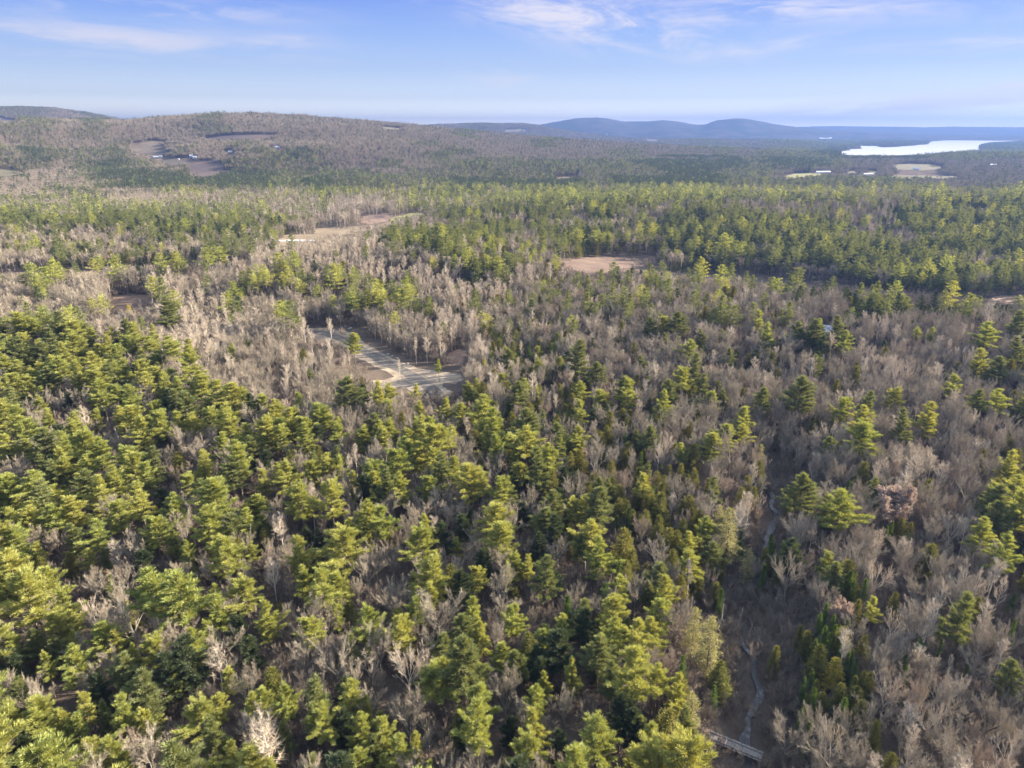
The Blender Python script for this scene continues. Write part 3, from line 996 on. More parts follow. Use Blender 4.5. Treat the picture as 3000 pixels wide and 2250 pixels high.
# the brook: a ribbon along its line, with a shore that wanders
def ribbon(name, line, widths, mat, off, label, kindprop='structure'):
    rg = np.random.default_rng(11)
    P = np.asarray(line)
    seg = np.hypot(*np.diff(P, axis=0).T)
    s = np.concatenate([[0], np.cumsum(seg)])
    q = np.arange(0, s[-1], 1.5)
    x = np.interp(q, s, P[:, 0]); y = np.interp(q, s, P[:, 1])
    x = x + 1.3 * np.sin(q * 0.21) + 0.7 * np.sin(q * 0.53 + 1)
    dx, dy = np.gradient(x), np.gradient(y)
    L = np.hypot(dx, dy); nx, ny = -dy / L, dx / L
    w = np.interp(q, s, widths)
    wl = w * (1 + 0.35 * np.sin(q * 0.4) + rg.normal(0, 0.1, len(q)))
    wr = w * (1 + 0.35 * np.sin(q * 0.33 + 2) + rg.normal(0, 0.1, len(q)))
    v, f = [], []
    for i in range(len(q)):
        for k, t in enumerate((-1, -0.5, 0, 0.5, 1)):
            ww = wl[i] if t < 0 else wr[i]
            X, Y = x[i] + nx[i] * t * ww, y[i] + ny[i] * t * ww
            v.append((X, Y, gz(x[i], y[i]) + off))
    for i in range(len(q) - 1):
        for k in range(4):
            a = i * 5 + k
            f.append((a, a + 1, a + 6, a + 5))
    me = bpy.data.meshes.new(name)
    me.from_pydata(v, [], f)
    me.materials.append(mat)
    me.update()
    if me.polygons[0].normal.z < 0:
        me.flip_normals()
    return link_obj(name, me, kind=kindprop, label=label)


ribbon('brook', BROOK, [0.5, 0.9, 1.5, 1.6, 1.3, 0.35, 0.25, 0.25, 0.3, 0.7, 0.6, 0.8, 0.7, 1.4, 1.5, 1.2, 1.0], M['brook'], 0.45,
       'grey brook winding through brush at lower right')

# haze over the whole land
def make_haze(density):
    s = 18200.0
    zb, zt = ZMIN - 1.5, 372.0
    v = [(x, y, z) for z in (zb, zt) for (x, y) in ((-s, -s), (s, -s), (s, s), (-s, s))]
    f = [(0, 3, 2, 1), (4, 5, 6, 7), (0, 1, 5, 4), (1, 2, 6, 5), (2, 3, 7, 6), (3, 0, 4, 7)]
    me = bpy.data.meshes.new('haze')
    me.from_pydata(v, [], f)
    m, nt, out = new_mat('haze_air')
    p = nt.n('ShaderNodeVolumePrincipled')
    p.inputs['Color'].default_value = (0.090, 0.155, 0.36, 1)
    p.inputs['Density'].default_value = density
    p.inputs['Anisotropy'].default_value = 0.25
    nt.link(p.outputs[0], out.inputs['Volume'])
    me.materials.append(m)
    link_obj('haze', me, kind='stuff', label='thin bluish haze over the valley')


make_haze(1.1e-4)


# ------------------------------------------------------------------ buildings, car, bridge, stones and logs
def box(v, f, x0, y0, z0, x1, y1, z1):
    b = len(v)
    v += [(x0, y0, z0), (x1, y0, z0), (x1, y1, z0), (x0, y1, z0), (x0, y0, z1), (x1, y0, z1), (x1, y1, z1), (x0, y1, z1)]
    f += [(b, b + 3, b + 2, b + 1), (b + 4, b + 5, b + 6, b + 7), (b, b + 1, b + 5, b + 4), (b + 1, b + 2, b + 6, b + 5),
          (b + 2, b + 3, b + 7, b + 6), (b + 3, b, b + 4, b + 7)]


def pymesh(name, v, f, mat, parent=None, smooth=False, **props):
    me = bpy.data.meshes.new(name)
    me.from_pydata(v, [], f)
    me.materials.append(mat)
    me.update()
    if smooth:
        for p in me.polygons:
            p.use_smooth = True
    return link_obj(name, me, parent, **props)


M['white_wall'] = simple_mat('white_clapboard', (0.74, 0.74, 0.73), 0.7, 0.06, 0.8)
M['pale_wall'] = simple_mat('pale_blue_clapboard', (0.50, 0.58, 0.64), 0.7, 0.06, 0.8)
M['grey_roof'] = simple_mat('grey_shingles', (0.30, 0.30, 0.33), 0.8, 0.15, 1.5)
M['white_roof'] = simple_mat('pale_metal_roof', (0.72, 0.74, 0.78), 0.45, 0.05, 0.5, 0.4)
M['lilac_roof'] = simple_mat('lilac_grey_roof', (0.44, 0.43, 0.53), 0.6, 0.08, 0.8)
M['pane'] = simple_mat('window_glass', (0.04, 0.05, 0.06), 0.15, 0.1, 1.0, 0.6)
M['frame'] = simple_mat('white_trim', (0.8, 0.8, 0.8), 0.6, 0.02)
M['brick'] = simple_mat('brick', (0.30, 0.14, 0.10), 0.9, 0.2, 3.0)
M['door'] = simple_mat('dark_door', (0.12, 0.10, 0.09), 0.6, 0.1)


def house(px, py, w, d, h, rise, rz, name, cat, label, wall, roof, long_x=True, nwin=3, chimney=True, big_door=False, sink=0.0):
    p = hit(px, py)
    X, Y = p[0], p[1]
    t = thing(name, label, cat, (X, Y, gz(X, Y) - sink), rz)
    v, f = [], []
    box(v, f, -w / 2, -d / 2, -0.8, w / 2, d / 2, h)
    b = len(v)                                        # gable ends
    v += [(-w / 2, -d / 2, h), (-w / 2, d / 2, h), (-w / 2, 0, h + rise), (w / 2, -d / 2, h), (w / 2, d / 2, h), (w / 2, 0, h + rise)]
    f += [(b, b + 2, b + 1), (b + 3, b + 4, b + 5)]
    pymesh('wall', v, f, M[wall], t)
    v = []
    o = 0.45
    s = rise / (d / 2)
    for (sy, yy) in ((-1, -d / 2 - o), (1, d / 2 + o)):
        zlo = h - o * s
        q = len(v)
        for x in (-w / 2 - o, w / 2 + o):
            v += [(x, yy, zlo + 0.05), (x, 0, h + rise + 0.05), (x, 0, h + rise + 0.27), (x, yy, zlo + 0.27)]
    f = []
    for q in (0, 8):
        f += [(q, q + 1, q + 2, q + 3), (q + 4, q + 7, q + 6, q + 5), (q + 3, q + 2, q + 6, q + 7), (q, q + 4, q + 5, q + 1), (q, q + 3, q + 7, q + 4)]
    r = pymesh('roof', v, f, M[roof], t)
    if chimney:
        v, f = [], []
        box(v, f, w * 0.2, -0.4, h + rise * 0.6, w * 0.2 + 0.9, 0.4, h + rise + 1.0)
        pymesh('chimney', v, f, M['brick'], r)
    for sy in (-1, 1):
        for k in range(nwin):
            x = -w / 2 + w * (k + 0.5) / nwin
            v, f = [], []
            y = sy * (d / 2 + 0.03)
            box(v, f, x - 0.6, y - 0.05, 1.0, x + 0.6, y + 0.05, 2.5)
            wn = pymesh('window', v, f, M['frame'], t)
            v, f = [], []
            y2 = sy * (d / 2 + 0.07)
            box(v, f, x - 0.48, y2 - 0.04, 1.12, x + 0.48, y2 + 0.04, 2.38)
            pymesh('pane', v, f, M['pane'], wn)
    v, f = [], []
    dw, dh = (3.4, 3.2) if big_door else (1.0, 2.1)
    box(v, f, w / 2 - 0.02, -dw / 2, 0, w / 2 + 0.06, dw / 2, min(dh, h - 0.2))
    pymesh('door', v, f, M['door'], t)
    return (X, Y, max(w, d))


SPOTS = []
R_ = math.radians
SPOTS.append(house(457, 462, 14, 6, 3.2, 1.6, R_(2), 'barn', 'barn', 'long white barn, left building of the hillside farm', 'white_wall', 'white_roof', nwin=4, chimney=False, big_door=True))
SPOTS.append(house(471, 462, 9, 7, 4.2, 2.6, R_(-20), 'house', 'house', 'white gabled farmhouse beside the long barn on the hill', 'white_wall', 'white_roof'))
SPOTS.append(house(561, 460, 8, 7, 4.0, 2.6, R_(10), 'shed', 'shed', 'small pale blue shed beside the white house right of the farm', 'pale_wall', 'white_roof', nwin=2, chimney=False))
SPOTS.append(house(571, 464, 10, 7, 4.2, 2.2, R_(-8), 'house', 'house', 'white house right of the hayfield on the hillside', 'white_wall', 'white_roof'))
SPOTS.append(house(675, 446, 11, 5, 2.8, 1.4, R_(4), 'house', 'house', 'low white house alone among bare woods up the hill', 'white_wall', 'white_roof'))
SPOTS.append(house(813, 433, 12, 7, 4.0, 2.0, R_(-5), 'cabin', 'cabin', 'tiny pale cabin high on the hill, rightmost there', 'pale_wall', 'white_roof', nwin=2))
SPOTS.append(house(524, 468, 3.5, 3, 2.4, 1.0, 0, 'shed', 'shed', 'tiny white shed at the edge of the hillside hayfield', 'white_wall', 'white_roof', nwin=1, chimney=False))
SPOTS.append(house(2411, 508, 40, 10, 4.0, 2.4, R_(3), 'barn', 'barn', 'very long white barn beside the green-tan valley field', 'white_wall', 'white_roof', nwin=8, chimney=False, big_door=True))
SPOTS.append(house(2544, 514, 26, 8, 3.6, 1.8, R_(3), 'shed', 'shed', 'low white shed between the long barn and the golden hayfield', 'white_wall', 'white_roof', nwin=4, chimney=False))
SPOTS.append(house(2684, 498, 12, 9, 4.2, 3.4, R_(-15), 'house', 'house', 'pale blue-white house standing in the golden hayfield', 'pale_wall', 'white_roof', nwin=4))
SPOTS.append(house(2909, 489, 22, 10, 5.0, 3.5, R_(8), 'house', 'house', 'white house far right among grey woods', 'white_wall', 'white_roof', nwin=4))
SPOTS.append(house(2414, 988, 9.0, 7.5, 4.6, 2.6, R_(-28), 'house', 'house', 'lilac-roofed house half hidden by bare trees at right', 'white_wall', 'lilac_roof', nwin=2, chimney=False))


def church():
    p = hit(1778, 398)
    X, Y = p[0], p[1]
    t = thing('church', 'small white church with a steeple on the far low ridge', 'church', (X, Y, gz(X, Y)), R_(-10))
    v, f = [], []
    box(v, f, -7, -16, -2, 7, 16, 9)
    b = len(v)
    v += [(-7, -16, 9), (7, -16, 9), (0, -16, 15), (-7, 16, 9), (7, 16, 9), (0, 16, 15)]
    f += [(b, b + 1, b + 2), (b + 3, b + 5, b + 4)]
    pymesh('wall', v, f, M['white_wall'], t)
    v = [(-7.8, -16.6, 8.4), (0, -16.6, 15.3), (7.8, -16.6, 8.4), (-7.8, 16.6, 8.4), (0, 16.6, 15.3), (7.8, 16.6, 8.4)]
    pymesh('roof', v, [(0, 1, 4, 3), (1, 2, 5, 4)], M['white_roof'], t)
    v, f = [], []
    box(v, f, -3.5, -19, -2, 3.5, -12, 21)
    tw = pymesh('tower', v, f, M['white_wall'], t)
    v = [(-3.6, -19.1, 21), (3.6, -19.1, 21), (3.6, -11.9, 21), (-3.6, -11.9, 21), (0, -15.5, 33)]
    pymesh('spire', v, [(0, 1, 4), (1, 2, 4), (2, 3, 4), (3, 0, 4)], M['white_roof'], tw)
    SPOTS.append((X, Y, 40))


church()


def car():
    p0 = hit(402, 913)
    p1 = hit(428, 903)
    ang = math.atan2(p1[1] - p0[1], p1[0] - p0[0])
    X, Y = hit(408, 911)[:2]
    t = thing('car', 'silver hatchback parked on the pale driveway', 'car', (X, Y, gz(X, Y) + 0.12), ang)
    M['car_paint'] = simple_mat('silver_paint', (0.62, 0.63, 0.66), 0.28, 0.03, 1.0, 0.6, 0.3)
    M['tyre'] = simple_mat('tyre_rubber', (0.03, 0.03, 0.03), 0.9)
    M['rim'] = simple_mat('rim_alloy', (0.5, 0.5, 0.52), 0.35, 0.05, 1, 0.5, 0.8)
    M['lamp_glass'] = simple_mat('lamp_glass', (0.8, 0.8, 0.78), 0.2)
    M['tail_red'] = simple_mat('tail_lamp', (0.5, 0.03, 0.02), 0.3)
    prof = [(-2.15, 0.35), (-2.2, 0.75), (-2.05, 1.0), (-1.75, 1.42), (-0.6, 1.5), (0.35, 1.42), (1.05, 1.0), (1.95, 0.85), (2.2, 0.6), (2.2, 0.35),
            (1.75, 0.28), (-1.7, 0.28)]
    wy = [0.86, 0.90, 0.88, 0.66, 0.64, 0.66, 0.82, 0.84, 0.80, 0.80, 0.84, 0.84]
    n = len(prof)
    v = [(x, -w, z) for (x, z), w in zip(prof, wy)] + [(x, w, z) for (x, z), w in zip(prof, wy)]
    f = [(i, (i + 1) % n, n + (i + 1) % n, n + i) for i in range(n)] + [tuple(range(n))[::-1], tuple(range(n, 2 * n))]
    pymesh('body', v, f, M['car_paint'], t)
    for s in (-1, 1):                                   # side glass
        v = [(x, s * (w + 0.012), z) for (x, z, w) in ((-1.8, 1.03, .87), (-1.6, 1.36, .70), (-0.6, 1.43, .665), (0.3, 1.36, .70), (0.9, 1.03, .83))]
        v += [(x, y + s * 0.02, z) for (x, y, z) in v]
        m = 5
        f = [tuple(range(m)), tuple(range(m, 2 * m))[::-1]] + [(i, (i + 1) % m, m + (i + 1) % m, m + i) for i in range(m)]
        pymesh('side_window', v, f, M['pane'], t)
    for nm, pts in (('windscreen', [(0.42, 1.405), (1.0, 1.03)]), ('rear_window', [(-2.02, 1.05), (-1.8, 1.38)])):
        (x0, z0), (x1, z1) = pts
        k = 0.03
        sgn = 1 if nm == 'windscreen' else -1
        v = [(x0 + sgn * k, -0.6, z0 + k), (x0 + sgn * k, 0.6, z0 + k), (x1 + sgn * k, 0.7, z1 + k), (x1 + sgn * k, -0.7, z1 + k)]
        v += [(x, y, z - 0.02) for (x, y, z) in v]
        pymesh(nm, v, [(0, 1, 2, 3), (7, 6, 5, 4), (0, 4, 5, 1), (2, 6, 7, 3)], M['pane'], t)
    for x in (-1.35, 1.38):
        for s in (-1, 1):
            for (nm, r, w, mt) in (('tyre', 0.32, 0.22, 'tyre'), ('rim', 0.2, 0.24, 'rim')):
                k = 14
                v = [(x + r * math.cos(a), s * (0.80 + q), 0.32 + r * math.sin(a)) for q in (-w / 2, w / 2) for a in [i * 2 * math.pi / k for i in range(k)]]
                f = [(i, (i + 1) % k, k + (i + 1) % k, k + i) for i in range(k)] + [tuple(range(k)), tuple(range(k, 2 * k))[::-1]]
                if nm == 'tyre':
                    wh = pymesh('wheel', v, f, M[mt], t)
                else:
                    pymesh('rim', v, f, M[mt], wh)
    for s in (-1, 1):
        v, f = [], []
        box(v, f, 2.1, s * 0.62 - 0.15, 0.62, 2.22, s * 0.62 + 0.15, 0.76)
        pymesh('headlight', v, f, M['lamp_glass'], t)
        v, f = [], []
        box(v, f, -2.24, s * 0.66 - 0.12, 0.72, -2.14, s * 0.66 + 0.12, 0.9)
        pymesh('tail_light', v, f, M['tail_red'], t)


car()

M['grey_wood'] = simple_mat('weathered_wood', (0.25, 0.23, 0.215), 0.9, 0.22, 3.0)
M['dark_wood'] = simple_mat('old_stringer_wood', (0.17, 0.145, 0.13), 0.9, 0.25, 2.0)
M['new_wood'] = simple_mat('new_board', (0.62, 0.42, 0.36), 0.85, 0.12, 3.0)


def bridge():
    a = hit(2080, 2144, 1.0); b = hit(2232, 2226, 1.0)
    ax, ay = a[0], a[1]; bx, by = b[0], b[1]
    L = math.hypot(bx - ax, by - ay)
    ang = math.atan2(by - ay, bx - ax)
    mx, my = (ax + bx) / 2, (ay + by) / 2
    z = max(gz(ax, ay), gz(bx, by), gz(mx, my) + 1.6)
    t = thing('bridge', 'weathered grey plank bridge over the brook', 'bridge', (mx, my, z), ang)
    rg = random.Random(4)
    h = L / 2
    for y in (-1.25, -0.45, 0.45, 1.25):
        v, f = segs_mesh([[-h, y, -0.2, 0, y + 0.04, -0.17, 0.19, 0.17], [0, y + 0.04, -0.17, h, y, -0.2, 0.17, 0.18]], 8)
        pymesh('stringer', [tuple(q) for q in v], [tuple(int(i) for i in q) for q in f], M['dark_wood'], t)
    # two runs of cross planks, the near one wide, the far one narrow
    n = int(L / 0.24)
    for nm, y0, y1, skip in (('deck', -0.95, 0.65, 0.05), ('side_deck', 0.85, 1.45, 0.10), ('near_deck', -1.55, -1.12, 0.16)):
        v, f = [], []
        for i in range(n):
            if rg.random() < skip:
                continue
            x = -h + (i + 0.5) * L / n + rg.uniform(-0.02, 0.02)
            w = 0.085 + rg.uniform(-0.01, 0.02)
            j = rg.uniform(-0.06, 0.06)
            dz = rg.uniform(0, 0.03)
            box(v, f, x - w, y0 + j, 0.02 + dz, x + w, y1 + j + rg.uniform(-0.05, 0.05), 0.07 + dz)
        pymesh(nm, v, f, M['grey_wood'], t)
    for x in (-h * 0.56, -h * 0.36):
        v, f = [], []
        box(v, f, x - 0.11, -0.98, 0.11, x + 0.11, 0.72, 0.16)
        pymesh('new_plank', v, f, M['new_wood'], t, label='pinkish new board on grey deck')
    for y in (0.75, -1.04):
        v, f = [], []
        box(v, f, -h, y - 0.07, 0.10, h, y + 0.07, 0.24)
        pymesh('curb', v, f, M['dark_wood'], t)
    for x in (-h + 0.3, h - 0.3, 0.1):
        v, f = [], []
        box(v, f, x - 0.2, -1.5, -2.6, x + 0.2, 1.5, -0.37)
        pymesh('crib', v, f, M['dark_wood'], t)


bridge()


def rock(px, py, r, label, seed):
    r *= 0.75
    p = hit(px, py)
    rg = np.random.default_rng(seed)
    import bmesh
    bm = bmesh.new()
    bmesh.ops.create_icosphere(bm, subdivisions=2, radius=r)
    ph = rg.uniform(0, 6, 3)
    for v in bm.verts:
        k = 1 + 0.22 * math.sin(v.co.x * 3 / r + ph[0]) * math.cos(v.co.y * 2 / r + ph[1]) + 0.15 * math.sin(v.co.z * 4 / r + ph[2])
        v.co = Vector((v.co.x * k * 1.25, v.co.y * k, v.co.z * k * 0.72))
    me = bpy.data.meshes.new('boulder')
    bm.to_mesh(me); bm.free()
    me.materials.append(M['stone'])
    o = link_obj('boulder', me, None, label=label, category='boulder', group='boulders beside the road')
    o.location = (p[0], p[1], gz(p[0], p[1]) + r * 0.35)
    o.rotation_euler = (0, 0, rg.uniform(0, 6))


M['stone'] = simple_mat('granite', (0.34, 0.31, 0.28), 0.9, 0.25, 1.2, bump=0.1)
for i, (x, y, r, l) in enumerate([
        (1026, 964, 1.5, 'largest pale boulder at the head of the road'), (1013, 957, 0.9, 'small boulder on the slope above the largest one'),
        (1001, 959, 0.8, 'leftmost of the small boulders above the road'), (1137, 1039, 1.0, 'pale boulder on the bank above the road bend'),
        (1148, 1045, 0.8, 'smaller boulder below the bank boulder above the road'), (1194, 1066, 0.8, 'white boulder in dark litter right of the road'),
        (1163, 1050, 0.9, 'upright pale boulder beside the road edge'), (1280, 1132, 0.8, 'grey boulder near the lower road end'),
        (413, 924, 0.6, 'left pale boulder below the parked car'), (420, 925, 0.6, 'right pale boulder below the parked car')]):
    rock(x, y, r, l, i)


def log(px0, py0, px1, py1, r, label, name='fallen_log', lift=0.3, z1=0.0):
    a = hit(px0, py0); b = hit(px1, py1)
    if z1:
        b = a
    ax, ay = a[0], a[1]; bx, by = (b[0], b[1])
    za, zb = gz(ax, ay) + lift, gz(bx, by) + lift + z1
    if z1:
        bx, by = ax + 0.9, ay + 0.4
    rg = np.random.default_rng(int(px0))
    pts = [np.array([ax + (bx - ax) * t, ay + (by - ay) * t, za + (zb - za) * t]) + rg.normal(0, r * 0.5, 3) * (0 < t < 1) for t in np.linspace(0, 1, 6)]
    segs = [[*pts[i], *pts[i + 1], r * (1 - i * 0.13), r * (1 - (i + 1) * 0.13)] for i in range(5)]
    for k in range(5):
        i = rg.integers(1, 5)
        d = unit(rg.normal(0, 1, 3) + [0, 0, 0.6]) * rg.uniform(0.8, 2.2)
        segs.append([*pts[i], *(pts[i] + d), r * 0.3, 0.02])
    v, f = segs_mesh(segs, 7)
    o = Vector(pts[0])
    pymesh(name, [tuple(q) for q in (v - pts[0])], [tuple(int(i) for i in q) for q in f], M['bark_grey'], label=label, category='dead tree' if z1 else 'log').location = o


log(2141, 1877, 2172, 1867, 0.28, 'pale fallen log across the dark brushy gap')
log(2198, 2103, 2233, 2091, 0.25, 'pale fallen log lying over the brook above the bridge')
log(2120, 1838, 2150, 1848, 0.2, 'thin fallen trunk left of the brushy gap')
log(2100, 1870, 0, 0, 0.3, 'broken grey standing snag at the edge of the gap', 'dead_snag', 0, 11)
log(2190, 1880, 0, 0, 0.18, 'short thin snag among brush in the gap', 'dead_snag', 0, 6)
log(2158, 1860, 0, 0, 0.14, 'slender bleached snag in the middle of the gap', 'dead_snag', 0, 9)

# ------------------------------------------------------------------ where the woods grow
# what grows where: rows by height in the photo, 40 columns from left to right
ROWS = [
    (375, "mmbmbbbbmbbbbbbbbbmbbbbbbgbbbmbgGGGGGGGGG"),
    (405, "bmbbmbbbbmbbbbbbmbbbbgbbbbbmbbmmggGGGGGGG"),
    (435, "mGgmgbmbbbgGmbbbbgbbbbbbmbbbmbmmGGGGmmmmm"),
    (465, "ggbgGmbgGggmgbbgbmgmggmgmGGGGmGGmbbbbbbb"),  # extra dark conifers in these rows stand in for shade on the lower hill
    (495, "gbbmGGGmGGGggggbmmmgmggmmmGGmmbbbbbbbbbb"),
    (522, "bbbbgGGGGGGgGggmmgGGGGGmGGGGmmmmmmmmbbbb"),
    (548, "bbmmbbmmmmmmGGggGGGmPPPPPPPPgmmmmmmmmbbmm"),
    (575, "mPmPmbbmmmmmmbbmPPmPPPPPPPPPPPPPPPPPPPPPP"),
    (605, "PPPPPPPPPPmmmbbbmPPPPPmPPPPPPPPPPPPPPPPPP"),
    (640, "PPPPPPPPPPPmbbbbbPPPPPmPPmPPPPPPPPPPPPPPP"),
    (670, "mmmmmmPPPmmmbbbPPPPPmPPPmPPPPPPPPPPPPPPPP"),
    (705, "ggggggmmPPmBBBBPPPgggmGGGmPPPPPPPPPPPPPPP"),
    (740, "bmPmgggPPbBBBBBmbPgGggGGGGgGPPPPPPPPPPPPP"),
    (775, "bPPbbmmbbBbPPBBBBBPPBggbGGGGGGPPPPPPPPPPP"),
    (820, "bPbbbBBBbPPPPPPPBBBBmgmmmmmmmmGGGGGGGGGGG"),
    (865, "bbbbbBBBBPbbbPPPmBggmmmmmmmmbbbbbGGGGGGGG"),
    (920, "PPPbbbbBBBbbbbbbrBBggmmbmmmmmmmmbbbbbbbbb"),
    (980, "PPPPPPBBBbbbbrrrrbBgggmbbbmmmmmmmmmbbbbbb"),
    (1040, "PPPPPPPbbbrrrrrrrrbgggmbbbbbmmmmmmbbmmmmm"),
    (1100, "PpPPPPPPbbrrrrrrrrgggggmmgmmbbbbbbbbbbbmm"),
    (1160, "PPppPPPPPPpppppppmgggggggmmbbbbmmbbbbbmmm"),
    (1240, "PPPPPPPppppppppPPmbggggggmmbbbbbbbbmbbbbm"),
    (1320, "PPPPPPpppppPppppPbbgGGgggggmmbbbbbbbbbbgb"),
    (1400, "PPPPPPpppPppppPppbgGGGgggggggbbbbmbbbbbgm"),
    (1500, "PPPPPPPpppppppppbPPPggggGGggsbgbbbggbbgPb"),
    (1600, "PPPppPpppppppPpPPPPgGgGgGGggggbggbbbbbbpb"),
    (1700, "PPppppppppppppppPPPPPpggggssggGgbbbbbbbbb"),
    (1800, "PPPPPPppPpppppPppPPPPPPPbgssssgGGbbbbbbbb"),
    (1900, "PPPPPPPppppppppPPPPPPPPPPbsssssGGGbbbbbbb"),
    (2000, "PPPPPPppppppppPpPPPPPPPPPPbssssgggbbbbbbb"),
    (2100, "PPPPPPPPpppppppPPPPpPPPPPPPsssssbbbbbbbbb"),
    (2260, "PPPPPPPPpppppppPPPPpPPPPPPPsssssbbbbbbbbb"),
]
ROW_Y = np.array([r[0] for r in ROWS])
GRID = np.array([[ord(c) for c in r[1][:40]] for r in ROWS])


def code_at(px, py, jx=None, jy=None):
    c = np.clip((px + (0 if jx is None else jx)) / 75.0, 0, 39).astype(int)
    r = np.clip(np.searchsorted(ROW_Y, py + (0 if jy is None else jy)) - 1, 0, len(ROW_Y) - 1)
    return GRID[r, c]


ROAD_HULL = [(895, 952), (1040, 960), (1180, 1048), (1360, 1085), (1372, 1150), (1300, 1178), (1120, 1150), (1060, 1140), (1066, 1112), (1028, 1066), (1000, 1024), (925, 1012), (888, 985)]
GAP = [(2130, 1790), (2190, 1740), (2260, 1760), (2335, 1850), (2312, 1990), (2335, 2080), (2270, 2170), (2262, 2300), (2080, 2300), (2106, 2150), (2124, 2000), (2110, 1880)]
GAP2 = [(2238, 1430), (2300, 1440), (2345, 1500), (2320, 1560), (2290, 1640), (2238, 1600), (2244, 1500)]
BRIDGE_PX = [(2060, 2130), (2110, 2120), (2250, 2215), (2240, 2250), (2200, 2260), (2060, 2180)]
HOUSE_PX = [(2398, 962), (2430, 962), (2432, 990), (2400, 992)]
STRIP = [(1640, 800), (1880, 792), (2095, 802), (2432, 832), (2712, 868), (3060, 885), (3060, 965), (2712, 944), (2432, 905), (2095, 868), (1880, 845), (1700, 836)]
STRIP2 = [(-80, 800), (300, 790), (720, 770), (760, 805), (300, 840), (-80, 856)]
HARD = [ROAD_HULL, MEADOW, CLEARING, YARD, GREEN, MARSH, DRIVE, BRIDGE_PX, HOUSE_PX, LITTER]
FARS = [px for (nm, px, mt, off, cell, jit, lab) in SHEETS[9:]] + [LAKE_PX, FARPOND_PX]
_FARHULL = [(470, 440), (600, 440), (600, 470), (440, 470)]


def clearness(x, y, z, h):
    """0 = free to grow, 1 = top shows over a clearing, 2 = stands in it"""
    out = np.zeros(len(x), int)
    bx, by, _ = project(x, y, z)
    for p in HARD + FARS:
        out[inside(bx, by, p)] = 2
    for k in (0.45, 0.95):
        tx, ty, _ = project(x, y, z + h * k)
        for p in HARD + FARS:
            m = inside(tx, ty, p) & (out < 2)
            out[m] = 1
    return out


